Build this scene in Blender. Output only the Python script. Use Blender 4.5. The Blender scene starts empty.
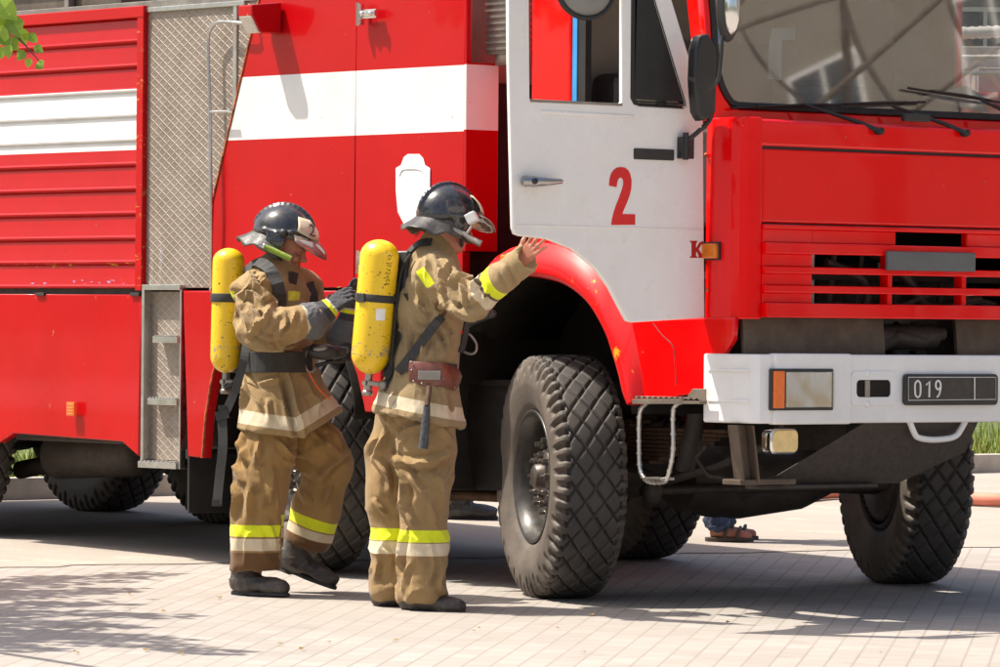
import bpy, bmesh, math, random
import numpy as np
from mathutils import Vector, Matrix, Quaternion
random.seed(4); np.random.seed(4)

# ------------------------------------------------------------------ camera
scene = bpy.context.scene
TH = math.radians(39.0); ROLL = 0.009; FPX = 5000.0; HY = 325.0
CAM = Vector((17.8, -14.56, 1.257))
R0 = Vector((math.sin(TH), math.cos(TH), 0)); F0 = Vector((-math.cos(TH), math.sin(TH), 0)); UZ = Vector((0, 0, 1))
RC = R0*math.cos(ROLL) + UZ*math.sin(ROLL); UC = UZ*math.cos(ROLL) - R0*math.sin(ROLL)
cam_d = bpy.data.cameras.new('camera'); cam = bpy.data.objects.new('camera', cam_d)
scene.collection.objects.link(cam); scene.camera = cam
cam.matrix_world = Matrix(((RC.x, UC.x, -F0.x, CAM.x), (RC.y, UC.y, -F0.y, CAM.y), (RC.z, UC.z, -F0.z, CAM.z), (0, 0, 0, 1)))
cam_d.sensor_width = 36.0; cam_d.lens = 36.0*FPX/1000.0
cam_d.shift_y = -(333.5-HY)/1000.0
cam_d.clip_start = 0.5; cam_d.clip_end = 1000

# ------------------------------------------------------------------ light
SUN_DIR = (R0*0.193 - F0*0.030 - UZ*0.34).normalized()      # the way the light travels
w = bpy.data.worlds.new("World"); scene.world = w; w.use_nodes = True
nt = w.node_tree; nt.nodes.clear()
sky = nt.nodes.new('ShaderNodeTexSky'); sky.sky_type = 'NISHITA'; sky.sun_disc = False
sky.sun_elevation = math.asin(-SUN_DIR.z)
sky.sun_rotation = math.atan2(-SUN_DIR.x, -SUN_DIR.y)
sky.dust_density = 4.0; sky.air_density = 1.0; sky.ozone_density = 0.2
bg = nt.nodes.new('ShaderNodeBackground'); bg.inputs[1].default_value = 0.13
wo = nt.nodes.new('ShaderNodeOutputWorld')
nt.links.new(sky.outputs[0], bg.inputs[0]); nt.links.new(bg.outputs[0], wo.inputs[0])
sd = bpy.data.lights.new('sun', 'SUN'); sd.energy = 5.0; sd.angle = math.radians(0.5); sd.color = (1.0, 0.935, 0.83)
sun = bpy.data.objects.new('sun', sd); scene.collection.objects.link(sun)
sun.rotation_euler = SUN_DIR.to_track_quat('-Z', 'Y').to_euler()
sun.location = (0, -10, 20)
scene.view_settings.view_transform = 'Standard'; scene.view_settings.look = 'None'
scene.view_settings.exposure = 0.62; scene.view_settings.gamma = 1.0
scene.view_settings.use_curve_mapping = False
scene.cycles.max_bounces = 8; scene.cycles.transparent_max_bounces = 16

# ------------------------------------------------------------------ rays through the photograph onto real planes
GA, GB = -0.018, 0.008                                   # the yard rises gently towards the back
def gz(x, y): return GA*max(min(x, 20), -14) + GB*max(min(y, 16), -14)
def ray(px, py): return F0 + RC*((px-500)/FPX) - UC*((py-HY)/FPX)
def hit(px, py, ax, v):
    d = ray(px, py); t = (v-CAM[ax])/d[ax]; return CAM + d*t
def S(px, py, y=0.0): return hit(px, py, 1, y)
def XP(px, py, x): return hit(px, py, 0, x)
def G(px, py):
    d = ray(px, py); t = -(CAM.z-GA*CAM.x-GB*CAM.y)/(d.z-GA*d.x-GB*d.y)
    return CAM + d*t

# ------------------------------------------------------------------ objects
def link(o, parent=None):
    scene.collection.objects.link(o)
    if parent is not None: o.parent = parent
    return o
def tag(o, label=None, cat=None, group=None, kind=None):
    if label: o['label'] = label
    if cat: o['category'] = cat
    if group: o['group'] = group
    if kind: o['kind'] = kind
    return o
def empty(name, loc=(0, 0, 0), rz=0.0, parent=None):
    o = bpy.data.objects.new(name, None); o.empty_display_size = 0.1
    o.location = loc; o.rotation_euler = (0, 0, rz); return link(o, parent)

class MB:
    def __init__(s): s.v = []; s.f = []; s.sm = []
    def add(s, vs, fs, smooth=False):
        n = len(s.v); s.v += [tuple(v) for v in vs]; s.f += [tuple(i+n for i in f) for f in fs]; s.sm += [smooth]*len(fs)
        return s
    def box(s, x0, x1, y0, y1, z0, z1):
        vs = [(x, y, z) for z in (z0, z1) for y in (y0, y1) for x in (x0, x1)]
        return s.add(vs, [(0, 2, 3, 1), (4, 5, 7, 6), (0, 1, 5, 4), (2, 6, 7, 3), (0, 4, 6, 2), (1, 3, 7, 5)])
    def obox(s, c, ax, ay, az):
        c = Vector(c); ax, ay, az = Vector(ax), Vector(ay), Vector(az)
        vs = [c+ax*i+ay*j+az*k for k in (-1, 1) for j in (-1, 1) for i in (-1, 1)]
        return s.add(vs, [(0, 2, 3, 1), (4, 5, 7, 6), (0, 1, 5, 4), (2, 6, 7, 3), (0, 4, 6, 2), (1, 3, 7, 5)])
    def prism(s, poly, ext):
        ext = Vector(ext); n = len(poly)
        vs = [Vector(p) for p in poly] + [Vector(p)+ext for p in poly]
        fs = [tuple(range(n-1, -1, -1)), tuple(range(n, 2*n))] + [(i, (i+1) % n, n+(i+1) % n, n+i) for i in range(n)]
        return s.add(vs, fs)
    def bar(s, a, b, w, h, up=(0, 0, 1)):
        a, b = Vector(a), Vector(b); d = (b-a); u = Vector(up)
        side = d.cross(u).normalized()*w*.5; uu = side.cross(d).normalized()*h*.5
        return s.obox((a+b)/2, d/2, side, uu)
    def tube(s, pts, r, n=10, caps=True, closed=False):
        pts = [Vector(p) for p in pts]; m = len(pts)
        rs = r if isinstance(r, (list, tuple)) else [r]*m
        T = []
        for i in range(m):
            if closed: t = pts[(i+1) % m]-pts[i-1]
            else: t = pts[min(i+1, m-1)]-pts[max(i-1, 0)]
            T.append(t.normalized())
        ref = Vector((0, 0, 1)) if abs(T[0].z) < .9 else Vector((1, 0, 0))
        u = T[0].cross(ref).normalized(); vs = []
        for i in range(m):
            if i: u = (u - T[i]*u.dot(T[i])).normalized()
            v = T[i].cross(u)
            for k in range(n):
                a = 2*math.pi*k/n; vs.append(pts[i]+(u*math.cos(a)+v*math.sin(a))*rs[i])
        fs = []
        for i in range(m if closed else m-1):
            j = (i+1) % m
            for k in range(n):
                fs.append((i*n+k, i*n+(k+1) % n, j*n+(k+1) % n, j*n+k))
        s.add(vs, fs, True)
        if caps and not closed:
            s.add(vs[:n], [tuple(range(n-1, -1, -1))]); s.add(vs[-n:], [tuple(range(n))])
        return s
    def lathe(s, prof, o, ax, n=32, smooth=True, a0=0, a1=2*math.pi):
        o = Vector(o); ax = Vector(ax).normalized()
        ref = Vector((0, 0, 1)) if abs(ax.z) < .9 else Vector((1, 0, 0))
        u = ax.cross(ref).normalized(); v = ax.cross(u); m = len(prof); full = abs(a1-a0-2*math.pi) < 1e-6
        nn = n if full else n+1
        vs = [o+ax*h+(u*math.cos(a0+(a1-a0)*k/n)+v*math.sin(a0+(a1-a0)*k/n))*r for (r, h) in prof for k in range(nn)]
        fs = []
        for i in range(m-1):
            for k in range(n):
                k2 = (k+1) % nn
                fs.append((i*nn+k, i*nn+k2, (i+1)*nn+k2, (i+1)*nn+k))
        return s.add(vs, fs, smooth)
    def ball(s, c, r, n=12, sc=(1, 1, 1)):
        c = Vector(c); vs = []; fs = []; m = n//2+1
        for i in range(m+1):
            t = math.pi*i/m
            for k in range(n):
                a = 2*math.pi*k/n
                vs.append(c+Vector((math.sin(t)*math.cos(a)*r*sc[0], math.sin(t)*math.sin(a)*r*sc[1], math.cos(t)*r*sc[2])))
        for i in range(m):
            for k in range(n): fs.append((i*n+k, (i+1)*n+k, (i+1)*n+(k+1) % n, i*n+(k+1) % n))
        return s.add(vs, fs, True)
    def build(s, name, mat, parent=None, bevel=0, seg=2, smooth=None, merge=False):
        me = bpy.data.meshes.new(name); me.from_pydata(s.v, [], s.f)
        me.polygons.foreach_set('use_smooth', [bool(x) if smooth is None else smooth for x in s.sm])
        b = bmesh.new(); b.from_mesh(me)
        if merge: bmesh.ops.remove_doubles(b, verts=b.verts, dist=1e-5)
        bmesh.ops.recalc_face_normals(b, faces=b.faces)
        b.to_mesh(me); b.free()
        me.update(); o = bpy.data.objects.new(name, me); me.materials.append(mat); link(o, parent)
        if bevel:
            m = o.modifiers.new('b', 'BEVEL'); m.width = bevel; m.segments = seg; m.limit_method = 'ANGLE'; m.angle_limit = math.radians(40)
        return o

FRONT = ((0, 1, 0), (0, 0, 1)); SIDE = ((1, 0, 0), (0, 0, 1))
def plate(name, mat, origin, frame, outer, holes=(), th=0.02, bevel=0.004, parent=None, cyclic=True):
    """2D outline (with holes) given in the frame's (u, v); front face at origin plane, thickness goes behind."""
    cu = bpy.data.curves.new(name, 'CURVE'); cu.dimensions = '2D'; cu.fill_mode = 'BOTH'
    cu.extrude = max(th/2-bevel, 0.0005); cu.bevel_depth = bevel; cu.bevel_resolution = 2; cu.offset = -bevel
    for poly in [outer]+list(holes):
        sp = cu.splines.new('POLY'); sp.points.add(len(poly)-1)
        for p, q in zip(sp.points, poly): p.co = (q[0], q[1], 0, 1)
        sp.use_cyclic_u = True
    tmp = bpy.data.objects.new('tmp', cu); scene.collection.objects.link(tmp)
    bpy.context.view_layer.update()
    dg = bpy.context.evaluated_depsgraph_get()
    me = bpy.data.meshes.new_from_object(tmp.evaluated_get(dg)); me.name = name
    bpy.data.objects.remove(tmp)
    u = Vector(frame[0]).normalized(); v = Vector(frame[1]).normalized(); n = u.cross(v).normalized(); o = Vector(origin) - n*(th/2)
    me.transform(Matrix(((u.x, v.x, n.x, o.x), (u.y, v.y, n.y, o.y), (u.z, v.z, n.z, o.z), (0, 0, 0, 1))))
    me.materials.clear(); me.materials.append(mat)
    ob = bpy.data.objects.new(name, me); return link(ob, parent)

def rrect(x0, x1, y0, y1, r, n=5):
    out = []
    for cx, cy, a in ((x1-r, y0+r, -90), (x1-r, y1-r, 0), (x0+r, y1-r, 90), (x0+r, y0+r, 180)):
        for k in range(n+1):
            t = math.radians(a+90*k/n); out.append((cx+r*math.cos(t), cy+r*math.sin(t)))
    return out
def smooth_path(pts, n=6, closed=False):
    pts = [Vector(p) for p in pts]; m = len(pts); out = []
    for i in range(m if closed else m-1):
        if closed: p0, p1, p2, p3 = pts[i-1], pts[i], pts[(i+1) % m], pts[(i+2) % m]
        else: p0, p1, p2, p3 = pts[max(i-1, 0)], pts[i], pts[i+1], pts[min(i+2, m-1)]
        for k in range(n):
            t = k/n
            out.append(0.5*((2*p1)+(p2-p0)*t+(2*p0-5*p1+4*p2-p3)*t*t+(3*p1-p0-3*p2+p3)*t**3))
    if not closed: out.append(pts[-1])
    return out

# ------------------------------------------------------------------ materials
class NT:
    def __init__(s, name):
        s.m = bpy.data.materials.new(name); s.m.use_nodes = True; s.t = s.m.node_tree; s.n = s.t.nodes; s.l = s.t.links
        s.p = s.n['Principled BSDF']; s.out = s.n['Material Output']; s.tc = s.n.new('ShaderNodeTexCoord')
    def node(s, kind, **kw):
        x = s.n.new('ShaderNode'+kind)
        for k, v in kw.items():
            setattr(x, k, v)
        return x
    def setv(s, sock, v):
        if hasattr(v, 'is_linked') or hasattr(v, 'links'): s.l.new(v, sock)
        else: sock.default_value = v
    def noise(s, scale, detail=4, rough=.6, co=None, dist=0):
        x = s.node('TexNoise'); x.inputs['Scale'].default_value = scale; x.inputs['Detail'].default_value = detail
        x.inputs['Roughness'].default_value = rough; x.inputs['Distortion'].default_value = dist
        s.l.new(co if co is not None else s.tc.outputs['Object'], x.inputs['Vector']); return x.outputs['Fac']
    def ramp(s, fac, a, b, ca=0, cb=1):
        x = s.node('MapRange'); x.clamp = True
        s.setv(x.inputs[0], fac)
        for i, v in enumerate((a, b, ca, cb)): s.setv(x.inputs[i+1], v)
        return x.outputs[0]
    def math(s, op, a, b=0.0, c=0.0):
        x = s.node('Math', operation=op); s.setv(x.inputs[0], a); s.setv(x.inputs[1], b)
        if op in ('MULTIPLY_ADD', 'COMPARE', 'SMOOTH_MIN'): s.setv(x.inputs[2], c)
        return x.outputs[0]
    def mix(s, fac, a, b, mode='MIX'):
        x = s.node('Mix', data_type='RGBA', blend_type=mode)
        s.setv(x.inputs[0], fac)
        for sock, v in ((x.inputs[6], a), (x.inputs[7], b)):
            if isinstance(v, (tuple, list)): v = tuple(v)+((1,) if len(v) == 3 else ())
            s.setv(sock, v)
        return x.outputs[2]
    def xyz(s, co=None):
        x = s.node('SeparateXYZ'); s.l.new(co if co is not None else s.tc.outputs['Object'], x.inputs[0]); return x.outputs
    def mapping(s, scale=(1, 1, 1), rot=(0, 0, 0), loc=(0, 0, 0), co=None):
        x = s.node('Mapping'); x.inputs['Scale'].default_value = scale; x.inputs['Rotation'].default_value = rot; x.inputs['Location'].default_value = loc
        s.l.new(co if co is not None else s.tc.outputs['Object'], x.inputs['Vector']); return x.outputs[0]
    def bump(s, h, strength=.3, dist=.01, prev=None):
        x = s.node('Bump'); x.inputs['Strength'].default_value = strength; x.inputs['Distance'].default_value = dist
        s.l.new(h, x.inputs['Height'])
        if prev is not None: s.l.new(prev, x.inputs['Normal'])
        s.l.new(x.outputs[0], s.p.inputs['Normal']); return x.outputs[0]
    def base(s, c): s.setv(s.p.inputs['Base Color'], c if not isinstance(c, (tuple, list)) else tuple(c)+((1,) if len(c) == 3 else ()))
    def rough(s, r): s.setv(s.p.inputs['Roughness'], r)

def M(name, col, rough=.5, metal=0, coat=0, var=.15, vscale=6, bump=0, bscale=60, spec=None, rvar=.1, dust=0, dustcol=(.35, .27, .19)):
    t = NT(name); n1 = t.noise(vscale, 6, .65)
    c = t.mix(t.ramp(n1, .3, .7), tuple(x*(1-var) for x in col), tuple(min(1, x*(1+var)) for x in col))
    if dust:
        d = t.ramp(t.noise(vscale*2.3, 8, .7), .42, .75, 0, dust); c = t.mix(d, c, dustcol)
    t.base(c); t.rough(t.ramp(t.noise(vscale*3, 5), .3, .7, max(rough-rvar, .02), min(rough+rvar, 1)))
    t.p.inputs['Metallic'].default_value = metal
    if coat: t.p.inputs['Coat Weight'].default_value = coat; t.p.inputs['Coat Roughness'].default_value = .08
    if spec is not None: t.p.inputs['Specular IOR Level'].default_value = spec
    if bump: t.bump(t.noise(bscale, 5), bump, .01)
    return t.m

RED = (0.66, 0.006, 0.010)
def paint_red(name, wear_z=(), stripe=None, ribs=False, rough=.32, coat=.5, r0=(.40, .001, .003), r1=(.47, .002, .005)):
    t = NT(name); x, y, z = t.xyz()
    n1 = t.noise(1.7, 6, .6); c = t.mix(t.ramp(n1, .3, .7), r0, r1)
    streak = t.noise(7, 7, .7, t.mapping((.25, 1, 2.5))); c = t.mix(t.ramp(streak, .60, .80, 0, .14), c, (.72, .03, .03))
    scr = t.noise(3, 8, .8, t.mapping((.6, 1, 14), rot=(0, .15, 0))); c = t.mix(t.ramp(scr, .66, .72, 0, .14), c, (.75, .10, .08))
    if stripe:
        m = t.math('MULTIPLY', t.math('GREATER_THAN', z, stripe[0]), t.math('LESS_THAN', z, stripe[1]))
        wc = t.mix(t.ramp(t.noise(2.5, 6), .35, .75), (.72, .72, .71), (.64, .63, .61))
        chips = t.ramp(t.noise(90, 3, .5), .74, .76); wc = t.mix(chips, wc, (.45, .2, .1))
        c = t.mix(m, c, wc)
    for (wz, wd, wcol) in wear_z:
        d = t.math('LESS_THAN', t.math('ABSOLUTE', t.math('SUBTRACT', z, wz)), wd)
        nn = t.ramp(t.noise(26, 6, .7, t.mapping((.5, 1, 2))), .60, .63)
        c = t.mix(t.math('MULTIPLY', d, nn), c, wcol)
    dots = t.ramp(t.noise(38, 2, .5), .765, .775); c = t.mix(dots, c, (.45, .16, .06))
    t.base(c); t.rough(t.ramp(t.noise(4, 6), .3, .7, rough-.08, rough+.12))
    t.p.inputs['Coat Weight'].default_value = min(1, coat*.7); t.p.inputs['Coat Roughness'].default_value = .04; t.p.inputs['Specular IOR Level'].default_value = .15
    b = t.bump(t.noise(2.2, 3), .25, .012); t.bump(t.noise(160, 3), .05, .002, b)
    return t.m
m_red = paint_red('red_paint', rough=.16, coat=1.0, r0=(.80, .001, .002), r1=(.88, .002, .004))
m_redbody = paint_red('red_body_paint', stripe=None)
m_white = M('white_paint', (.86, .83, .785), .3, 0, .4, .04, 2, .04, 20, dust=.10, dustcol=(.5, .4, .3))
m_whitebump = M('white_bumper_paint', (.80, .79, .77), .38, 0, .2, .05, 3, .08, 30, dust=.12, dustcol=(.5, .38, .28))
m_black = M('black_plastic', (.022, .021, .02), .42, var=.3, bump=.1)
m_rubber = M('rubber_seal', (.015, .014, .013), .6, var=.3)
m_chassis = M('chassis_paint', (.030, .024, .019), .65, var=.5, vscale=9, bump=.3, bscale=30, dust=.5, dustcol=(.075, .048, .030))
m_rust = M('rusty_leaf', (.07, .035, .018), .75, var=.5, vscale=12, bump=.4, bscale=40, dust=.6, dustcol=(.16, .08, .04))
m_liner = M('black_liner', (.012, .010, .008), .65, var=.4, bump=.15, bscale=12, dust=.3, dustcol=(.035, .024, .016), spec=.2)
m_alu = M('bare_metal', (.55, .54, .52), .32, 1, var=.12, bump=.08, dust=.12)
m_chrome = M('chrome', (.75, .74, .72), .14, 1, var=.08, rvar=.06)
m_steel = M('dull_steel', (.30, .28, .25), .45, .8, var=.3, dust=.25)
m_tanplate = M('tan_metal_plate', (.095, .07, .05), .45, .25, var=.2, vscale=4, dust=.25)
m_orange = M('orange_lens', (.85, .16, .01), .18, 0, .6, .1, 30, .2, 200)
m_orange_d = M('amber_lens', (.75, .20, .01), .18, 0, .6, .2, 30, .2, 200)
m_brown = M('roof_case', (.085, .065, .05), .6, var=.25, dust=.2)
m_greyplastic = M('grey_plastic', (.55, .55, .54), .45, var=.1)
m_plate = M('plate_face', (.035, .030, .027), .45, var=.3, vscale=20, dust=.3, dustcol=(.09, .065, .05))
m_paper = M('paper', (.8, .8, .78), .7, var=.03)
m_stick = M('blue_sticker', (.15, .45, .75), .4)
m_cabin = M('cab_wall_cloth', (.34, .30, .25), .8, var=.12, vscale=3)
m_seat = M('seat_vinyl', (.03, .028, .027), .4, var=.2, bump=.2)
m_blue = M('blue_trim', (.04, .28, .62), .45)

def diamond_mat():
    t = NT('diamond_plate'); x, y, z = t.xyz()
    x = t.math('MULTIPLY', x, .62); a = t.math('ADD', x, z); b = t.math('SUBTRACT', x, z); s = 1/.044
    fa = t.math('ABSOLUTE', t.math('SUBTRACT', t.math('FRACT', t.math('MULTIPLY', a, s)), .5))
    fb = t.math('ABSOLUTE', t.math('SUBTRACT', t.math('FRACT', t.math('MULTIPLY', b, s)), .5))
    la = t.ramp(fa, .05, .12, 1, 0); lb = t.ramp(fb, .05, .12, 1, 0)
    g = t.math('MAXIMUM', la, lb)
    n = t.ramp(t.noise(5, 6, .7), .3, .7)
    c = t.mix(n, (.20, .16, .13), (.31, .265, .225)); c = t.mix(t.math('MULTIPLY', g, .42), c, (.42, .34, .26))
    scuff = t.ramp(t.noise(9, 4, .6, t.mapping((1.4, 1, .18))), .6, .72, 0, .5); c = t.mix(scuff, c, (.42, .41, .42))
    dk = t.ramp(t.noise(30, 2), .75, .77); c = t.mix(dk, c, (.03, .02, .02))
    t.base(c); t.rough(t.ramp(n, 0, 1, .38, .55)); t.p.inputs['Metallic'].default_value = .35
    t.bump(g, .6, .004); return t.m
m_diamond = diamond_mat()

def glass_mat(name, tint=(.55, .55, .52), refl=.12, dirt=.08):
    t = NT(name); t.n.remove(t.p)
    tr = t.node('BsdfTransparent'); tr.inputs[0].default_value = tint+(1,)
    gl = t.node('BsdfGlossy'); gl.inputs['Roughness'].default_value = .02; gl.inputs[0].default_value = (1, 1, 1, 1)
    df = t.node('BsdfDiffuse'); df.inputs[0].default_value = (.5, .46, .4, 1)
    lw = t.node('LayerWeight'); lw.inputs[0].default_value = .25
    f = t.math('MULTIPLY_ADD', lw.outputs['Fresnel'], 1.0, refl)
    m1 = t.node('MixShader'); t.l.new(f, m1.inputs[0]); t.l.new(tr.outputs[0], m1.inputs[1]); t.l.new(gl.outputs[0], m1.inputs[2])
    m2 = t.node('MixShader'); dn = t.ramp(t.noise(6, 8, .7), .35, .8, dirt*.4, dirt*1.8); t.l.new(dn, m2.inputs[0])
    t.l.new(m1.outputs[0], m2.inputs[1]); t.l.new(df.outputs[0], m2.inputs[2]); t.l.new(m2.outputs[0], t.out.inputs[0])
    return t.m
m_glass = glass_mat('windscreen_glass', (.85, .84, .80), .17, .12)
m_doorglass = glass_mat('door_glass', (.6, .6, .55), .12, .12)
m_lens = glass_mat('lamp_lens', (.98, .98, .97), .05, .02)
# ------------------------------------------------------------------ ground
def paving_mat():
    t = NT('concrete_pavers')
    v = t.mapping(rot=(0, 0, PAVE_ROT))
    br = t.node('TexBrick'); br.offset = .5; br.inputs['Scale'].default_value = 1.0
    br.inputs['Brick Width'].default_value = .21; br.inputs['Row Height'].default_value = .106
    br.inputs['Mortar Size'].default_value = .006; br.inputs['Mortar Smooth'].default_value = .3; br.inputs['Bias'].default_value = 0
    br.inputs[1].default_value = (.30, .272, .242, 1); br.inputs[2].default_value = (.365, .333, .30, 1); br.inputs[3].default_value = (.22, .19, .16, 1)
    t.l.new(v, br.inputs['Vector'])
    c = t.mix(t.ramp(t.noise(.6, 6, .6), .35, .7, 0, .35), br.outputs[0], (.42, .385, .35)); c = t.mix(t.ramp(t.noise(.35, 5, .6), .45, .65, 0, .4), c, (.25, .22, .19)); c = t.mix(t.ramp(t.noise(4.5, 3, .5), .6, .68, 0, .25), c, (.20, .165, .135))
    c = t.mix(t.ramp(t.noise(9, 8, .75), .45, .8, 0, .4), c, (.36, .28, .22))
    c = t.mix(t.ramp(t.noise(240, 2, .5), .68, .74, 0, .5), c, (.22, .16, .12))
    t.base(c); t.rough(.8)
    b = t.bump(br.outputs['Fac'], -.5, .004); t.bump(t.noise(120, 6, .7), .35, .003, b)
    return t.m
PAVE_ROT = math.radians(-133.7)
m_pave = paving_mat()
def sheet(name, x0, x1, y0, y1, nx, ny, mat, dz=0.0, zf=None):
    vs = []; fs = []
    for j in range(ny+1):
        for i in range(nx+1):
            x = x0+(x1-x0)*i/nx; y = y0+(y1-y0)*j/ny
            vs.append((x, y, (zf or gz)(x, y)+dz))
    for j in range(ny):
        for i in range(nx):
            a = j*(nx+1)+i; fs.append((a, a+1, a+nx+2, a+nx+1))
    mb = MB(); mb.add(vs, fs, True); return mb.build(name, mat)

tag(sheet('ground', -600, 600, -600, 600, 60, 60, M('far_ground', (.12, .12, .06), .95, var=.3, vscale=.05), -.35), kind='structure')
tag(sheet('pavement', -60, 60, -60, 60, 60, 60, m_pave), kind='structure')
# ------------------------------------------------------------------ fire truck
W = 2.3; YC = 1.13
truck = empty('fire_truck', (0, 0, 0))
tag(truck, 'red and white four axle fire truck numbered 2 with its cab door swung open', 'fire truck')

# ---- wheels
TR, TW = .563, .345
def tyre_mesh():
    NU = 28*18; prof = []
    hw = TW/2
    key = [(-.105, .292), (-.125, .300), (-.150, .335), (-.168, .39), (-.174, .43), (-.172, .47), (-.166, .505), (-.158, .53), (-.148, .548),
           (-.135, .556), (-.10, .5605), (-.05, .563), (0, .5635)]
    key = key + [(-a, b) for a, b in key[-2::-1]]
    # resample
    P = [Vector((a, b, 0)) for a, b in key]; pts = []
    for i in range(len(P)-1):
        L = (P[i+1]-P[i]).length; n = max(1, int(round(L/(.0052 if P[i].y > .5 and P[i+1].y > .5 else .012))))
        for k in range(n): pts.append(P[i].lerp(P[i+1], k/n))
    pts.append(P[-1]); m = len(pts)
    a = np.arange(NU)/NU; Y = np.array([p.x for p in pts]); R = np.array([p.y for p in pts])
    U, YY = np.meshgrid(a, Y, indexing='ij'); RR = np.broadcast_to(R, U.shape).copy()
    A = np.abs(((U*28+YY/.094) % 1)-.5)*2; B = np.abs(((U*28-YY/.094) % 1)-.5)*2
    d = np.minimum(1-A, 1-B)            # 0 on a groove line
    grv = np.clip((d-.10)/.07, 0, 1)
    tread = (np.abs(YY) < .118)
    # shoulder lugs: alternate long and short
    ph = (U*56 + .25*np.sign(YY)) % 1; lug = np.clip((np.abs(ph-.5)*2-.42)/.12, 0, 1); 
    low = np.where((np.floor(U*56+.25*np.sign(YY)) % 2) == 0, .465, .495)
    sh = (np.abs(YY) >= .118) & (RR > low)
    dep = np.zeros_like(U)
    dep = np.where(tread, (1-grv)*.016, dep); dep = np.where(sh, (1-lug)*.020*np.clip((RR-low)/.02,0,1), dep)
    # fine rings on the wall
    ring = (RR < .47) & (RR > .33); dep = dep + np.where(ring, .0012*(np.sin(RR*520) > .6), 0)
    nrm = np.zeros((m, 2))
    for i in range(m):
        t = pts[min(i+1, m-1)]-pts[max(i-1, 0)]; t.normalize(); nrm[i] = (-t.y, t.x)
    Yd = YY - nrm[:, 0]*dep; Rd = RR - nrm[:, 1]*dep
    # flat spot where it carries the load is left out: the tyre is hard
    ang = U*2*math.pi
    V = np.stack([Rd*np.sin(ang), Yd, Rd*np.cos(ang)], -1).reshape(-1, 3)
    i, j = np.meshgrid(np.arange(NU), np.arange(m-1), indexing='ij'); i2 = (i+1) % NU
    F = np.stack([i*m+j, i*m+j+1, i2*m+j+1, i2*m+j], -1).reshape(-1, 4)
    me = bpy.data.meshes.new('tyre'); me.vertices.add(len(V)); me.vertices.foreach_set('co', V.ravel())
    me.loops.add(F.size); me.loops.foreach_set('vertex_index', F.ravel()); me.polygons.add(len(F))
    me.polygons.foreach_set('loop_start', np.arange(0, F.size, 4)); me.polygons.foreach_set('loop_total', np.full(len(F), 4))
    me.update(calc_edges=True); me.polygons.foreach_set('use_smooth', np.ones(len(F), bool)); return me
def rubber_mat():
    t = NT('tyre_rubber'); x, y, z = t.xyz()
    r = t.math('SQRT', t.math('ADD', t.math('MULTIPLY', x, x), t.math('MULTIPLY', z, z)))
    crown = t.ramp(r, .545, .560, 0, 1); n = t.ramp(t.noise(7, 8, .7), .3, .75)
    side = t.mix(n, (.075, .060, .048), (.165, .135, .108)); top = t.mix(n, (.030, .027, .025), (.075, .066, .058))
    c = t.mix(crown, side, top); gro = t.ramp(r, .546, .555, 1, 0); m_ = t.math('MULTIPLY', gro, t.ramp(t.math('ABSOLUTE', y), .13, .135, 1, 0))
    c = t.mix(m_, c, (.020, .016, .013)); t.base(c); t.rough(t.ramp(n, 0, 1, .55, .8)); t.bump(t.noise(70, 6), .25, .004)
    return t.m
m_tyre = rubber_mat(); me_tyre = tyre_mesh(); me_tyre.materials.append(m_tyre)
m_rim = M('wheel_rim_paint', (.040, .036, .033), .42, .2, .1, .3, 8, dust=.3, dustcol=(.13, .10, .07))
m_hub = M('greasy_hub', (.085, .070, .058), .4, .5, var=.5, vscale=20, dust=.4, dustcol=(.12, .09, .06))
m_nut = M('wheel_nut', (.32, .29, .26), .3, .9, var=.4, vscale=30)
_nut = []
def nut_at(par, c, sc=1.0):
    if not _nut:
        m = MB(); m.lathe([(0, -.052), (.010, -.052), (.010, -.03), (.020, -.03), (.021, .0), (.028, .004), (.028, .02)], (0, 0, 0), (0, 1, 0), 6, smooth=False)
        o = m.build('wheel_nut', m_nut, par); _nut.append(o.data)
    else: o = bpy.data.objects.new('wheel_nut', _nut[0]); link(o, par)
    o.location = c; o.scale = (sc, sc, sc); o.rotation_euler = (0, random.random(), 0)
def wheel(loc, steer=0.0, side=-1, text=False, full=True):
    wg = empty('wheel', loc, steer if side < 0 else steer+math.pi, truck)
    t = bpy.data.objects.new('tyre', me_tyre); link(t, wg); t.rotation_euler = (0, random.uniform(0, 6), 0)
    b = MB()
    b.lathe([(.275, .14), (.31, .125), (.30, .10), (.275, .06), (.272, -.10), (.288, -.118), (.306, -.128), (.309, -.140), (.300, -.144), (.288, -.136), (.278, -.12),
             (.262, -.105), (.257, -.06), (.252, -.02), (.240, .010), (.20, .016), (.165, .010), (.16, .02), (.12, .02)], (0, 0, 0), (0, 1, 0), 64)
    r = b.build('rim', m_rim, wg)
    h = MB()
    h.lathe([(.0, -.135), (.045, -.135), (.055, -.128), (.062, -.095), (.10, -.09), (.122, -.078), (.128, -.04), (.16, -.03), (.20, -.015), (.215, .0), (.215, .05)], (0, 0, 0), (0, 1, 0), 40); h.lathe([(.258, .0), (.262, .13), (.22, .15), (.0, .155)], (0, 0, 0), (0, 1, 0), 40)
    h.build('hub', m_hub, wg)
    if full:
        for k in range(10):
            a = 2*math.pi*k/10+.2; c = Vector((.168*math.cos(a), -.035, .168*math.sin(a)))
            nut_at(wg, c, 1.25) if True else MB().lathe([(0, -.052), (.010, -.052), (.010, -.03), (.020, -.03), (.021, .0), (.028, .004), (.028, .02)], c, (0, 1, 0), 6, smooth=False)
        for k in range(8):
            a = 2*math.pi*k/8; c = Vector((.098*math.cos(a), -.088, .098*math.sin(a)))
            nut_at(wg, c, .8) if True else MB().lathe([(0, -.03), (.008, -.03), (.008, -.014), (.014, -.014), (.014, .01)], c, (0, 1, 0), 6, smooth=False)
    return wg
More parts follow.
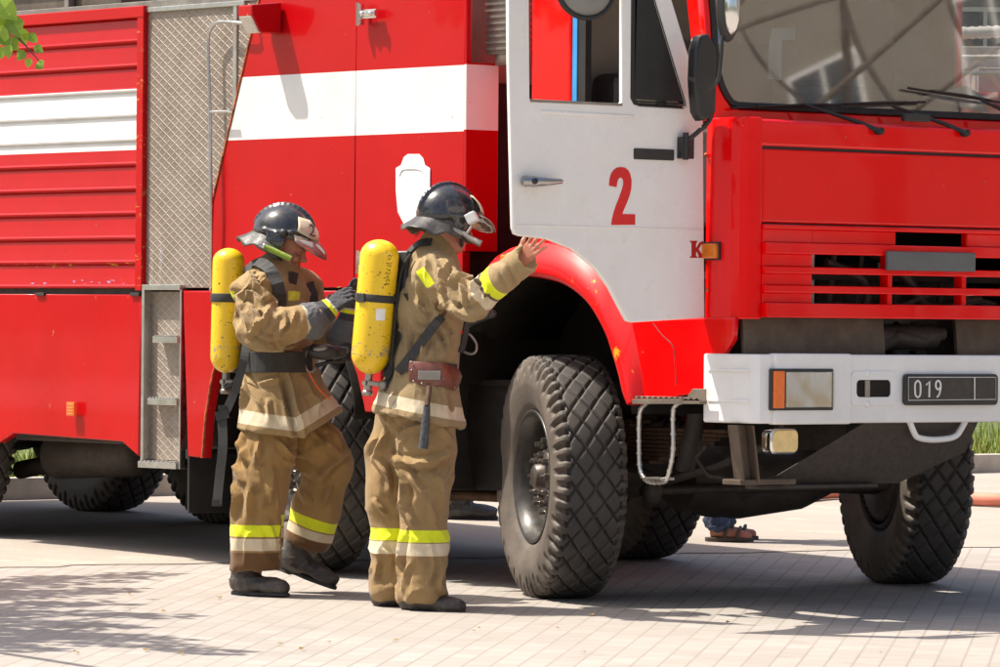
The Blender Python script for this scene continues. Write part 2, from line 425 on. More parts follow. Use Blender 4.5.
def tyre_text(wg, txt, a0, da, r=.455, h=.085):
    for i, ch in enumerate(txt):
        cu = bpy.data.curves.new('tyre_lettering', 'FONT'); cu.body = ch; cu.size = h*1.35; cu.align_x = 'CENTER'; cu.align_y = 'CENTER'; cu.offset = .004; cu.extrude = .001
        tmp = bpy.data.objects.new('tmp', cu); scene.collection.objects.link(tmp); bpy.context.view_layer.update()
        me = bpy.data.meshes.new_from_object(tmp.evaluated_get(bpy.context.evaluated_depsgraph_get())); bpy.data.objects.remove(tmp)
        a = a0-da*i; c = Vector((r*math.cos(a), -.1765, r*math.sin(a))); up = Vector((math.cos(a), 0, math.sin(a))); rt = Vector((math.sin(a), 0, -math.cos(a))); n = Vector((0, -1, 0))
        me.transform(Matrix(((rt.x, up.x, n.x, c.x), (rt.y, up.y, n.y, c.y), (rt.z, up.z, n.z, c.z), (0, 0, 0, 1)))); me.materials.clear(); me.materials.append(m_chalk)
        link(bpy.data.objects.new('tyre_lettering', me), wg)
m_chalk = M('chalk_paint', (.42, .40, .37), .8, var=.35, vscale=30)
def wz(x, y): return TR + gz(x, y) - .004
STEER = -math.radians(23)
wheel((.03, .20, wz(.03, .2)), STEER)
w2 = wheel((-1.93, .22, wz(-1.93, .22)), math.radians(-14)); tyre_text(w2, '100', math.radians(66), math.radians(13))
wheel((.09, 2.33, wz(.09, 2.33)), STEER, 1)
wheel((-1.90, 2.31, wz(-1.90, 2.31)), math.radians(-14), 1)
for x in (-5.3, -6.62):
    wheel((x, .22, wz(x, .22)), 0, -1, full=False); wheel((x, 2.2, wz(x, 2.2)), 0, 1, full=False)

# ---- chassis
c = MB()
for y in (.72, 1.50): c.box(-7.9, 1.45, y-.04, y+.04, .84, 1.10)
for x in (-7.6, -5.9, -4.2, -3.0, -1.1, .9, 1.3): c.box(x-.06, x+.06, .76, 1.46, .88, 1.06)
c.build('chassis_frame', m_chassis, truck, .008)
for x in (.03, -1.93, -5.3, -6.62):
    a = MB(); zz = wz(x, 1.2)-.02
    a.tube([(x, .28, zz), (x, .55, zz), (x, .8, zz), (x, 1.0, zz-.0), (x, 1.5, zz), (x, 1.75, zz), (x, 2.2, zz)], [.10, .10, .085, .09, .09, .085, .10], 16)
    a.ball((x, 1.15, zz), .23, 20, (1.0, 1.0, .85)); a.lathe([(.0, .25), (.09, .25), (.12, .2), (.18, .08), (.19, 0)], (x, 1.15, zz), (1, 0, 0), 20)
    a.tube([(x+.08, .85, zz-.02), (x+.08, 1.2, zz-.03), (x+.08, 1.6, zz-.01), (x+.08, 1.85, zz+.02)], [.13, .17, .15, .09], 18)
    a.build('axle', m_chassis, truck)
for y in (.56, 1.72):
    for x0 in (.03, -1.93):
        l = MB()
        for k in range(9):
            L = .78-.065*k; z0 = .79-.019*k
            l.box(x0-L, x0+L, y-.045, y+.045, z0-.017, z0)
        l.build('leaf_spring', m_rust, truck, .003)
sh = MB()
sh.tube([(.55, .50, .60), (.62, .50, .78), (.66, .50, 1.1)], [.045, .045, .035], 14); sh.tube([(.35, .42, .50), (.30, .8, .50), (.30, 2.0, .50)], .022, 10)
sh.tube([(.2, .40, .62), (.5, .45, .55), (.8, .47, .62), (1.1, .5, .72)], .018, 8); sh.lathe([(0, .06), (.04, .05), (.05, 0), (.04, -.05), (0, -.06)], (.42, .42, .50), (0, 0, 1), 14)
sh.tube([(.75, .46, .72), (.70, .44, .66), (.78, .45, .58), (.95, .5, .56)], .012, 8)
sh.build('steering_linkage', m_chassis, truck)
e = MB()
e.box(.1, 1.30, .80, 1.5, 1.05, 1.55); e.box(.3, 1.2, .9, 1.4, .70, 1.05)
for k in range(4): e.lathe([(.03, -.02), (.09, -.015), (.11, 0), (.09, .015), (.03, .02)], (1.36, 1.04+.10*(k % 2), 1.0+.13*k), (1, 0, 0), 20)
e.tube([(1.40, .90, 1.17), (1.42, 1.0, 1.22), (1.42, 1.15, 1.20), (1.40, 1.3, 1.24)], .035, 12); e.tube([(1.38, .84, 1.22), (1.40, 1.25, 1.22)], .055, 16)
e.tube(smooth_path([(1.42, .80, 1.62), (1.46, 1.0, 1.50), (1.42, 1.2, 1.36), (1.44, 1.5, 1.40)]), .022, 10)
e.tube(smooth_path([(1.44, .6, 1.36), (1.46, .9, 1.34), (1.43, 1.25, 1.42), (1.44, 1.6, 1.37)]), .015, 8)
e.tube(smooth_path([(1.44, .55, 1.55), (1.45, .75, 1.48), (1.44, .8, 1.38), (1.42, .7, 1.3)]), .02, 8)
for k in range(6): e.tube([(1.41, .42+.17*k, 1.33), (1.42, .45+.17*k, 1.60)], .014, 8)
e.build('engine', m_chassis, truck, .006)
rr = MB(); rr.box(1.38, 1.42, .42, .50, 1.34, 1.60); rr.box(1.38, 1.42, .92, .97, 1.5, 1.6); rr.build('radiator_bracket', m_greyplastic, truck, .004)

# muffler, battery box and pipes under the body
x = MB(); x.lathe([(0, 0), (.10, 0), (.13, .03), (.13, .7), (.10, .75), (0, .75)], S(55, 455, .55), (1, .1, .05), 24); x.tube([S(20, 470, .6), S(60, 462, .6)], .05, 12)
x.build('exhaust_muffler', m_chassis, truck)
bb = MB(); bb.box(-1.25, -.33, .20, .68, .48, .98); bb.box(-1.27, -.31, .185, .69, .97, 1.0)
bb.tube(smooth_path([(-.62, .19, .9), (-.68, .17, .8), (-.68, .17, .65), (-.62, .18, .56)]), .004, 6); bb.tube(smooth_path([(-1.0, .19, .9), (-1.04, .17, .8), (-1.04, .17, .6), (-1.0, .19, .53)]), .004, 6)
bb.build('battery_box', m_liner, truck, .01)
pp = MB(); pp.tube([(-1.5, .55, .43), (-.2, .55, .43)], .025, 10); pp.build('drain_pipe', m_rust, truck)
tk = MB(); tk.box(-4.6, -2.75, .25, .7, .62, 1.15); tk.box(-7.8, -2.7, .5, 1.9, 1.1, 1.42); tk.tube([(-4.6, .5, .66), (-3.6, .6, .60), (-2.9, .6, .66)], .05, 12)
tk.tube([(-2.9, .45, .75), (-3.5, .4, .68), (-4.3, .5, .72)], .03, 10); tk.build('underbody_tank', m_chassis, truck, .01)

# ---- wheel wells
def arch_liner(cx, cz, rx, rz, y0, y1, a0, a1, name='wheel_well'):
    l = MB(); n = 26; A = []
    for k in range(n+1):
        a = math.radians(a0+(a1-a0)*k/n); A.append((cx+rx*math.cos(a), cz+rz*math.sin(a)))
    vs = [(a, y, b) for y in (y0, y0+(y1-y0)*.33, y0+(y1-y0)*.36, y1) for a, b in A]
    m = n+1
    for off, (ri, ) in enumerate(((0,), (0,), (.015,), (.015,))):
        for k in range(m):
            a = math.radians(a0+(a1-a0)*k/n); i = off*m+k; vs[i] = (vs[i][0]-ri*math.cos(a), vs[i][1], vs[i][2]-ri*math.sin(a))
    fs = [(r*m+k, r*m+k+1, (r+1)*m+k+1, (r+1)*m+k) for r in range(3) for k in range(n)]
    l.add(vs, fs, True); o = l.build(name, m_liner, truck)
    s = o.modifiers.new('s', 'SOLIDIFY'); s.thickness = .012; return o
arch_liner(.06, .80, .74, .76, -.02, .66, 5, 205)
arch_liner(-2.0, .80, .70, .60, .02, .66, 0, 180)
pl = MB(); pl.box(-.55, .95, .66, .70, 1.0, 1.62); pl.box(-.58, -.54, .03, .7, .98, 1.7); pl.box(-2.8, -1.25, .64, .70, .9, 1.42); pl.build('inner_wing', m_liner, truck)

# ---- bodywork behind the cab
core = MB()
core.box(-7.95, -.62, .14, W-.14, 1.42, 2.84)
core.build('body_core', M('body_front_wall', (.19, .15, .11), .6, var=.2), truck, .01)
def strip_mat(name, z0, z1): return paint_red(name, stripe=(z0, z1), wear_z=((1.545, .012, (.75, .50, .05)), (1.46, .010, (.25, .3, .55))))
m_sh = strip_mat('shutter_paint', 2.131, 2.441)
def shutter(name, x0, x1, ztop, zbot, pitch, mat, y=0.0):
    prof = []; z = ztop
    n = int(round((ztop-zbot)/pitch)); pitch = (ztop-zbot)/n
    for k in range(n):
        a = ztop-k*pitch; b = a-pitch
        prof += [(y+.004, a), (y-.001, a-.010), (y-.004, a-pitch*.5), (y-.007, b+.022), (y-.014, b+.013), (y-.012, b+.005), (y+.004, b+.001)]
    prof += [(y+.03, zbot), (y+.03, ztop)]
    mb = MB(); mb.prism([(x0, a, b) for a, b in prof], (x1-x0, 0, 0)); return mb.build(name, mat, truck)
shutter('roller_shutter', -4.95, -3.105, 2.80, 1.425, .122, m_sh)
shutter('roller_shutter', -6.95, -5.08, 2.80, 1.425, .122, m_sh)
fr = MB()
for a, b in ((-3.105, -3.047), (-5.08, -4.95), (-7.02, -6.95)): fr.box(a, b, -.022, .03, 1.415, 2.845)
fr.box(-7.02, -3.043, -.025, .15, 2.801, 2.86); fr.box(-7.95, -7.02, -.01, .2, 1.415, 2.845)
m_fr = paint_red('shutter_frame_paint', wear_z=((2.1, .7, (.50, .16, .04)),))
fr.build('shutter_frame', m_fr, truck, .004)
# side opposite and rear so the body is whole
op = MB(); op.box(-7.95, -.45, W-.14, W, 1.42, 2.845); op.box(-7.99, -7.95, 0, W, .9, 2.845); op.box(-7.9, -.6, W-.12, W-.02, .75, 1.41); op.build('far_side_panel', strip_mat('far_paint', 2.14, 2.45), truck, .006)
# lower lockers
lk = []
zl0, zl1 = .66, 1.40
pts = [(-6.9, zl1), (-6.9, .9), (-6.2, .9), (-4.75, .9), (-4.60, .61), (-4.36, .612), (-4.22, .665), (-3.22, .645), (-3.075, .575), (-3.062, 1.395)]
plate('lower_locker', m_redbody, (0, -.012, 0), SIDE, pts, th=.05, bevel=.006, parent=truck)
hg = MB(); 
for px in (40, 135): p = S(px, 294, -.02); hg.box(p.x-.04, p.x+.04, -.025, 0, 1.388, 1.404)
hg.box(-6.9, -3.05, .02, .1, 1.38, 1.44); hg.build('locker_hinge', m_chassis, truck, .002)
p = S(72, 409, -.04); rf = MB(); rf.box(p.x-.035, p.x+.035, -.052, -.036, p.z-.036, p.z+.036)
for k in range(4): rf.box(p.x-.03, p.x+.03, -.055, -.05, p.z-.03+.016*k, p.z-.022+.016*k)
rf.build('side_reflector', m_orange, truck, .004)
# diamond plate recess, ladder, steps
dp = MB(); dp.box(-3.045, -1.9, .006, .10, 1.43, 2.835); dp.build('tread_plate_wall', m_diamond, truck)
tp = MB(); tp.box(-3.045, -2.2, -.01, .14, 2.825, 2.85); tp.build('alloy_trim', m_alu, truck, .003)
tp = MB(); tp.box(-2.30, -2.27, -.004, .02, 2.1, 2.83); tp.build('alloy_trim', m_alu, truck, .003)
tp = MB(); tp.box(-3.03, -2.70, -.03, .14, 1.418, 1.445); tp.build('alloy_trim', m_alu, truck, .003)
hr = MB()
HY_=-.05
A = [S(211, 290, .0), S(211, 240, -.05), S(210, 120, -.05), S(208, 45, -.05), S(211, 29, -.05), S(220, 22, -.05), S(250, 24, -.05), S(262, 24, .06)]
hr.tube(smooth_path(A, 5), .0095, 10); hr.tube([S(210, 112, -.05), S(229, 111.5, -.05)], .008, 8)
hr.build('grab_rail', m_alu, truck)
# the step column
xs0, xs1 = -3.045, -2.70
sc_ = MB(); sc_.box(xs0+.02, xs1, .03, .06, .56, 1.41); sc_.build('tread_plate_step_back', m_diamond, truck)
sf = MB(); sf.box(xs0, xs0+.022, -.02, .14, .52, 1.42); sf.box(xs1-.012, xs1, -.02, .14, .52, 1.42); sf.build('step_frame', m_alu, truck, .003)
for z_, x0 in ((1.168, xs0+.12), (.855, xs0+.08), (.535, xs0)):
    st = MB(); st.box(x0, xs1-.012, -.035, .11, z_-.016, z_+.016)
    for k in range(9):
        xx = x0+.02+(xs1-x0-.05)*k/8; st.box(xx, xx+.012, -.038, .1, z_+.016, z_+.022)
    st.build('body_step', m_alu, truck, .002)
# front side panels of the body
m_pn = paint_red('panel_paint', stripe=(2.160, 2.470), wear_z=((1.428, .008, (.7, .5, .1)),))
plate('locker_door', m_pn, (0, -.008, 0), SIDE, [(-2.063, 2.86), (-2.444, 1.867), (-2.462, 1.43), (-1.290, 1.43), (-1.290, 2.86)], th=.045, bevel=.003, parent=truck)
plate('locker_door', m_pn, (0, -.008, 0), SIDE, [(-1.283, 2.86), (-1.283, 1.43), (-.452, 1.43), (-.452, 2.86)], th=.045, bevel=.003, parent=truck)
tr_ = MB()                                              # worn edge trim along the sloping edge
def strip_between(mb, a, b, y0, y1, w_):
    a = Vector((a[0], 0, a[1])); b = Vector((b[0], 0, b[1])); d = (b-a).normalized(); n = Vector((-d.z, 0, d.x))*w_
    mb.prism([a+Vector((0, y0, 0)), b+Vector((0, y0, 0)), b+Vector((0, y1, 0)), a+Vector((0, y1, 0))], n)
strip_between(tr_, (-2.073, 2.86), (-2.454, 1.867), -.014, .13, .006); strip_between(tr_, (-2.454, 1.867), (-2.472, 1.44), -.014, .13, .006)
m_worn = M('worn_edge', (.42, .10, .03), .6, var=.8, vscale=30)
tr_.build('worn_edge_trim', m_worn, truck)
arch = [(-2.694, 1.415), (-2.64, .585), (-2.512, .58), (-2.485, .80), (-2.43, 1.0), (-2.34, 1.17), (-2.22, 1.30), (-2.06, 1.375), (-1.86, 1.39), (-1.66, 1.355), (-1.48, 1.27), (-1.34, 1.15), (-1.25, 1.01), (-1.20, .88), (-1.185, .835), (-1.06, .835), (-1.06, 1.415)]
plate('rear_wing', m_redbody, (0, -.014, 0), SIDE, arch, th=.06, bevel=.008, parent=truck)
al = MB(); al.tube([(-2.512, -.016, .58), (-2.485, -.016, .80), (-2.43, -.016, 1.0), (-2.34, -.016, 1.17), (-2.22, -.016, 1.30), (-2.06, -.016, 1.375)], .006, 8); al.build('wing_edge_bead', m_worn, truck)
fp = MB(); fp.box(-.4515, -.434, -.009, .185, 1.60, 2.482); fp.box(-.4515, -.440, -.006, .02, 2.484, 2.84)
fp.build('body_corner_post', paint_red('post_paint', stripe=(2.168, 2.472)), truck, .003)
fw = MB(); fw.box(-.60, -.58, .18, W-.1, 1.2, 2.40); fw.build('body_bulkhead', m_liner, truck)
mf = MB(); mf.box(-2.66, -2.645, .0, .46, .30, .60); mf.box(-2.68, -2.66, .0, .46, .57, .62); mf.build('mudflap', m_black, truck, .004)
# latches
for (px, py) in ((371, 14), (371, 262)):
    p = S(px, py, -.03); l = MB()
    l.box(p.x-.075, p.x-.05, -.058, -.03, p.z-.05, p.z+.05); l.box(p.x-.05, p.x+.06, -.05, -.03, p.z-.022, p.z+.022); l.box(p.x-.045, p.x+.07, -.066, -.05, p.z-.012, p.z+.014)
    l.tube([(p.x-.062, -.06, p.z-.055), (p.x-.062, -.06, p.z+.055)], .010, 10); l.ball((p.x-.025, -.066, p.z), .013, 10); l.ball((p.x+.045, -.068, p.z), .012, 10)
    l.build('door_latch', m_chrome, truck, .003)
# side lamp
p = S(283, 18, 0); lm = MB(); z0 = p.z
q0, q1 = S(268, 12, -.17), S(296, 10, -.02)
lm.prism([(p.x-.10, -.02, z0+.075), (p.x-.10, -.20, z0+.055), (p.x-.10, -.20, z0+.005), (p.x-.10, -.15, z0-.075), (p.x-.10, -.02, z0-.075)], (.115, 0, 0))
lo = lm.build('side_lamp', m_redbody, truck, .006)
le = MB(); le.prism([(p.x-.092, -.203, z0+.002), (p.x-.092, -.155, z0-.080), (p.x-.092, -.135, z0-.080), (p.x-.092, -.18, z0+.002)], (.10, 0, 0)); le.build('lamp_glass', M('frosted_lens', (.62, .58, .50), .3, 0, .3, .1, 20, .2, 150), lo, .005)
# crest: blank white shield on the door
sx = lambda px, py: (S(px, py, -.03).x, S(px, py, -.03).z)
sh_px = [(401, 157), (405, 154), (416, 154), (420, 158), (422, 165), (427, 168), (427, 190), (426, 212), (421, 226), (412, 234), (402, 226), (395, 212), (393, 190), (393, 168), (398, 165)]
eo = plate('shield_emblem', M('emblem_white', (.78, .78, .78), .4), (0, -.014, 0), SIDE, [sx(*q) for q in sh_px][::-1], th=.004, bevel=.001, parent=truck)
el = MB(); pth = [Vector((sx(*q)[0], -.0155, sx(*q)[1])) for q in ((397, 176), (400, 170), (408, 169), (418, 170), (424, 176))]; el.tube(smooth_path(pth), .002, 6); el.build('emblem_line', m_greyplastic, eo)
# roof load
rf = MB(); rf.box(-7.8, -3.35, .05, .55, 2.86, 3.02); rf.box(-7.8, -3.4, .8, 1.5, 2.86, 3.05); rf.build('roof_case', m_brown, truck, .01)
rf = MB(); rf.box(-7.9, -1.0, .0, .03, 2.845, 2.885)
for k in range(9): rf.box(-7.8+.8*k, -7.76+.8*k, .0, .04, 2.88, 3.05)
rf.box(-7.9, -2.0, .0, .03, 3.05, 3.08); rf.build('roof_rail', m_steel, truck, .003)
rf = MB(); rf.tube([(-3.2, .25, 2.92), (-.9, .25, 2.92)], .055, 16); rf.tube([(-3.2, .42, 2.92), (-.9, .42, 2.92)], .055, 16); rf.build('suction_hose', m_greyplastic, truck)
# snorkel behind the cab
sn = MB(); sn.box(-.42, -.28, .10, .24, 2.52, 2.9)
for k in range(11): sn.box(-.425, -.265, .09, .25, 2.54+.03*k, 2.552+.03*k)
sn.lathe([(0, -.03), (.06, -.03), (.06, .02)], (-.35, .17, 2.50), (0, 0, 1), 14)
sn.build('air_intake', m_steel, truck)

# ---- cab
HINGE_X = 1.25
cabm = m_red
cs = MB()
cs.box(.03, .312, .0, .05, 1.56, 3.02); cs.box(.03, .055, .051, W, 1.56, 3.02); cs.box(.03, 1.20, .0, W, 3.02, 3.06)
cs.box(.056, .5, W-.05, W, 1.30, 3.02); cs.box(.5, 1.25, W-.05, W, 1.30, 2.24); cs.box(.5, 1.10, W-.05, W, 2.85, 3.02)
fl_ = MB(); fl_.box(.06, 1.45, .06, W-.06, 1.47, 1.50); fl_.build('cab_floor', m_liner, truck)
cs.build('cab_shell', cabm, truck, .012)
ci = MB(); ci.box(.056, .075, .05, W-.05, 1.56, 3.01); ci.box(.076, 1.16, .05, W-.05, 2.98, 3.018); ci.box(.076, .5, W-.056, W-.051, 1.56, 2.979); ci.build('cab_lining', m_cabin, truck)
bt = MB(); bt.box(.313, .345, .01, .045, 1.56, 3.0); bt.build('door_seal', m_blue, truck)
bt = MB(); bt.box(.346, .40, .015, .05, 1.56, 3.0); bt.build('door_frame_rubber', m_rubber, truck)
for ya_ in (.25, 1.45):
    seat = MB(); seat.box(.14, .34, ya_, ya_+.53, 1.72, 2.42); seat.box(.15, .65, ya_, ya_+.53, 1.6, 1.76); seat.build('cab_seat', m_seat, truck, .05, 3)
bx = MB(); bx.box(.42, .56, .12, .24, 1.6, 2.22); bx.build('cab_equipment', m_black, truck, .02)
bx = MB(); bx.box(.2, .75, .85, 1.4, 1.34, 1.9); bx.box(.10, .14, .9, 1.4, 2.3, 2.6); bx.tube([(.3, .12, 2.35), (.3, .12, 2.62)], .012, 8); bx.tube([(.34, .5, 2.2), (.28, .62, 2.6)], .02, 8); bx.build('cab_equipment', m_black, truck, .02)
db = MB(); db.prism([(1.0, .05, 1.7), (1.0, .05, 2.08), (1.06, .05, 2.13), (1.24, .05, 2.14), (1.24, .05, 1.7)], (0, W-.1, 0)); db.build('dashboard', m_black, truck, .02)
sw = MB(); sc0 = Vector((.82, 1.66, 2.25)); axs = Vector((-.45, 0, .9)).normalized(); u1 = Vector((0, 1, 0)); u2 = axs.cross(u1)
sw.tube([sc0+(u1*math.cos(a)+u2*math.sin(a))*.24 for a in [2*math.pi*k/28 for k in range(28)]], .019, 10, closed=True)
for a in (0, 2.1, 4.2): sw.tube([sc0-axs*.05, sc0+(u1*math.cos(a)+u2*math.sin(a))*.24], .014, 8)
sw.tube([sc0-axs*.02, sc0-axs*.5], .03, 10); sw.build('steering_wheel', m_black, truck)
dc = MB(); dc.prism([XP(923, 97, 1.22), XP(988, 114, 1.22), XP(985, 97, 1.14), XP(966, 86, 1.12)], (0, 0, .003)); dc.build('paper_sheet', m_paper, truck)

# front corner panels, hood, grille
def corner(sgn):
    f = lambda y: y if sgn > 0 else W-y
    foot = [(1.252, 0), (1.36, -.004), (1.42, .0), (1.462, .012), (1.492, .034), (1.508, .066), (1.512, .10), (1.47, .10), (1.44, .05), (1.252, .05)]
    m = MB(); m.prism([(a, f(b), 1.292) for a, b in foot], (0, 0, .885))
    o = m.build('corner_panel', m_red, truck, .006); return o
corner(1); corner(-1)
ap = MB()
for f in (lambda y: y, lambda y: W-y):
    ap.prism([(1.26, f(.0), 2.17), (1.44, f(.005), 2.17), (1.485, f(.10), 2.17), (1.34, f(.10), 3.02), (1.31, f(.01), 3.02), (1.14, f(0), 3.02)] if True else [], (0, 0, 0)) if False else None
wsO = Vector((1.295, 0, 2.178)); wsV = Vector((-.14, 0, .99)).normalized(); wsN = Vector((.99, 0, .14)).normalized()
def WP(px, py, off=0):
    d = ray(px, py); t = (wsO+wsN*off-CAM).dot(wsN)/d.dot(wsN); p = CAM+d*t; q = p-wsO; return q.y, q.dot(wsV)
left = [WP(*q) for q in ((739, 109), (731, 106), (725, 98), (720, 88), (716, 75), (714, 60), (712, 40), (711, 18))]
v0 = min(q[1] for q in left)
yl = left[-1][0]
hole = left + [(yl-.005, .70), (yl+.02, .76), (yl+.08, .79)]
hole = hole + [(W-a, b) for a, b in hole[::-1]]
plate('windscreen_frame', m_red, wsO, ((0, 1, 0), wsV), [(0.004, -.01), (W-.004, -.01), (W-.004, .86), (0.004, .86)], [hole], th=.05, bevel=.008, parent=truck)
cy_ = sum(a for a, b in hole)/len(hole)
def inset(poly, d):
    n = len(poly); out = []; 
    for i in range(n):
        a = Vector(poly[i-1]); b = Vector(poly[i]); c_ = Vector(poly[(i+1) % n]); t = (c_-a).normalized(); nn = Vector((-t.y, t.x)); c0 = Vector((W/2, .4))
        if nn.dot(c0-b) < 0: nn = -nn
        out.append(tuple(b+nn*d))
    return out
plate('windscreen_seal', m_rubber, wsO+wsN*.008, ((0, 1, 0), wsV), hole, [inset(hole, .032)], th=.03, bevel=.006, parent=truck)
plate('windscreen', m_glass, wsO-wsN*.006, ((0, 1, 0), wsV), inset(hole, .02), th=.006, bevel=.0005, parent=truck)
for f in (lambda y: y, lambda y: W-y):
    apn = MB()
    a = [(1.20, f(.003), 2.165), (1.262, f(.003), 2.165), (1.262-.122, f(.003), 3.03), (1.05, f(.003), 3.03)]
    b = [(q[0], f(.05), q[2]) for q in a]
    apn.add(a+b, [(0, 1, 2, 3), (7, 6, 5, 4), (0, 4, 5, 1), (1, 5, 6, 2), (2, 6, 7, 3), (3, 7, 4, 0)])
    apn.build('windscreen_pillar', m_red, truck, .006)
st_ = MB()
def decal(name, pts_px, mat, off=-.012):
    q = [WP(*p) for p in pts_px]; return plate(name, mat, wsO+wsN*off, ((0, 1, 0), wsV), q, th=.001, bevel=.0002, parent=truck)
decal('windscreen_sticker', [(712, 43), (727, 43), (727, 26), (712, 26)], m_stick)
fs_ = M('faded_sticker', (.55, .55, .52), .6)
decal('windscreen_sticker', [(770, 78), (783, 80), (784, 40), (797, 39), (797, 27), (774, 28), (771, 45)], fs_)
cl = MB(); cl.box(1.475, 1.512, .085, W-.085, 2.052, 2.166); cl.box(1.253, 1.48, .006, W-.006, 2.13, 2.172); cl.build('cowl_panel', m_red, truck, .012)
hd = MB(); hd.box(1.46, 1.512, .102, W-.102, 1.716, 2.040); hd.build('hood_panel', m_red, truck, .012, 3)
sp = MB(); sp.box(1.45, 1.497, .11, W-.11, 2.035, 2.056); sp.box(1.45, 1.495, .11, W-.11, 1.704, 1.718); sp.build('panel_gap_seal', m_rubber, truck)
g = MB()
zr = lambda py: XP(860, py, 1.53).z
y0, y1 = .10, W-.10
def rail(pa, pb, pr=1.535, back=1.475, ya=y0, yb=y1): g.box(back, pr, ya, yb, zr(pb), zr(pa))
rail(226.5, 231, 1.528); rail(244.5, 255.5, 1.545); rail(268, 275, 1.54); rail(286.5, 294, 1.54); rail(304, 318.5, 1.55)
yb = XP(816, 260, 1.53).y
for a, b in ((231, 244.5), (255.5, 268), (275, 286.5), (294, 304)):
    for s_ in (0, 1):
        ya_, yb_ = (y0, yb-.01) if not s_ else (W-yb+.01, y1)
        g.box(1.475, 1.518, ya_, yb_, zr(b)-.001, zr(a)+.001)
q1 = XP(898, 238, 1.53).y; q2 = XP(969, 238, 1.53).y
g.box(1.475, 1.517, yb-.011, q1, zr(244.6), zr(230.9)); g.box(1.475, 1.517, q2, W-yb+.011, zr(244.6), zr(230.9))
for pc in (890, 964):
    yy = XP(pc, 280, 1.53).y; yy = YC-(YC-yy)
    g.box(1.475, 1.532, yy-.014, yy+.014, zr(305), zr(254))
g.box(1.475, 1.53, W-yb-.05, W-yb, zr(305), zr(254))
g.build('grille', m_red, truck, .006, 3)
bd = MB(); a = XP(887, 251, 1.56); b = XP(975, 272, 1.56); bd.box(1.546, 1.566, a.y, b.y, b.z, a.z); bd.build('grille_badge', M('badge_grey', (.12, .12, .12), .5), truck, .006)
wy = MB()
wy.prism([(1.452, yb-.02, zr(233)+.0), (1.456, q1-.3, zr(233)), (1.456, q1-.3, zr(242)), (1.452, yb-.02, zr(242))], (.002, 0, 0)); 
bk = MB(); bk.box(1.06, 1.10, .10, W-.10, 1.30, 1.72); bk.build('radiator', m_liner, truck)
# grey aprons between grille and bumper
for (pa, pb) in ((745, 886), (958, 1110)):
    ya = XP(pa, 330, 1.46).y; yb_ = XP(pb, 330, 1.46).y; m = MB(); n = 8
    prof = [(1.44+.018*math.sin(math.pi*.5*k/n), 1.315-.20*k/n) for k in range(n+1)]
    m.prism([(a_, ya, b_) for a_, b_ in prof]+[(prof[-1][0]-.02, ya, prof[-1][1]), (1.42, ya, 1.31)], (0, yb_-ya, 0)); m.build('front_apron', m_tanplate, truck, .004)
# lower front wing (near and far side)
ao = [(-.20, 1.575), (-.10, 1.612), (.05, 1.640), (.20, 1.633), (.34, 1.600), (.467, 1.541), (.57, 1.470), (.651, 1.392), (.72, 1.33), (.775, 1.275)]
ai = [(-.20, 1.475), (-.05, 1.480), (.104, 1.480), (.276, 1.459), (.38, 1.43), (.469, 1.387), (.54, 1.34), (.603, 1.275), (.66, 1.20), (.703, 1.114), (.745, 1.02), (.774, .935)]
def wing(sg):
    ys = (lambda v: v) if sg > 0 else (lambda v: W-v)
    poly = ao+[(.80, 1.285), (1.24, 1.295), (1.46, 1.30)]
    br = S(727, 352, 0); poly += [(1.45, 1.20), (1.36, 1.10), (1.30, 1.0), (1.22, .965), (.84, .915), (.80, .915)] + ai[::-1]
    if sg > 0: o = plate('front_wing', m_red, (0, -.01, 0), SIDE, poly, th=.03, bevel=.006, parent=truck)
    else: o = plate('front_wing', m_red, (0, W+.02, 0), SIDE, poly, th=.03, bevel=.006, parent=truck)
    # flared lip
    m = MB(); n = len(ao)
    O = smooth_path([(a_, 0, b_) for a_, b_ in ao], 4); I = smooth_path([(a_, 0, b_) for a_, b_ in ai+[(.80, .905)]], 4)
    def samp(L, t): 
        f = t*(len(L)-1); i = int(min(f, len(L)-2)); return L[i].lerp(L[i+1], f-i)
    N = 48; sec = [(.98, -.008), (.80, -.030), (.60, -.052), (.40, -.066), (.20, -.070), (.06, -.064), (.0, -.05), (.0, .02), (.02, .06)]
    vs = []
    OO = O+[Vector((.80, 0, 1.20)), Vector((.845, 0, 1.05)), Vector((.855, 0, .93))]
    for k in range(N+1):
        t = k/N; a_ = samp(OO, t); b_ = samp(I, t)
        for (s_, y_) in sec:
            q = b_.lerp(a_, s_); vs.append((q.x, ys(y_), q.z))
    L = len(sec); fs = [(k*L+j, k*L+j+1, (k+1)*L+j+1, (k+1)*L+j) for k in range(N) for j in range(L-1)]
    m.add(vs, fs, True); m.add([vs[j] for j in range(L)], [tuple(range(L))]); m.add(vs[-L:], [tuple(range(L))])
    lo_ = m.build('wheel_arch_lip', m_lip, o)
    return o
t = NT('arch_lip_paint'); n_ = t.noise(16, 7, .7, t.mapping((1, 1, .7)))
x_, y_, z_ = t.xyz(); loc_ = t.ramp(t.noise(2.3, 2), .50, .60)
c_ = t.mix(t.math('MULTIPLY', t.ramp(n_, .60, .63), loc_), (.66, .008, .01), (.80, .50, .03)); t.base(c_); t.rough(.35); t.p.inputs['Coat Weight'].default_value = .25; t.p.inputs['Specular IOR Level'].default_value = .2
m_lip = t.m
wing(1); wing(-1)
cr = MB(); cr.tube(smooth_path([S(*q, -.03) for q in ((653, 323), (662, 335), (672, 345), (675, 360), (676, 385))]), .0025, 6); cr.build('wing_cable', m_chassis, truck)
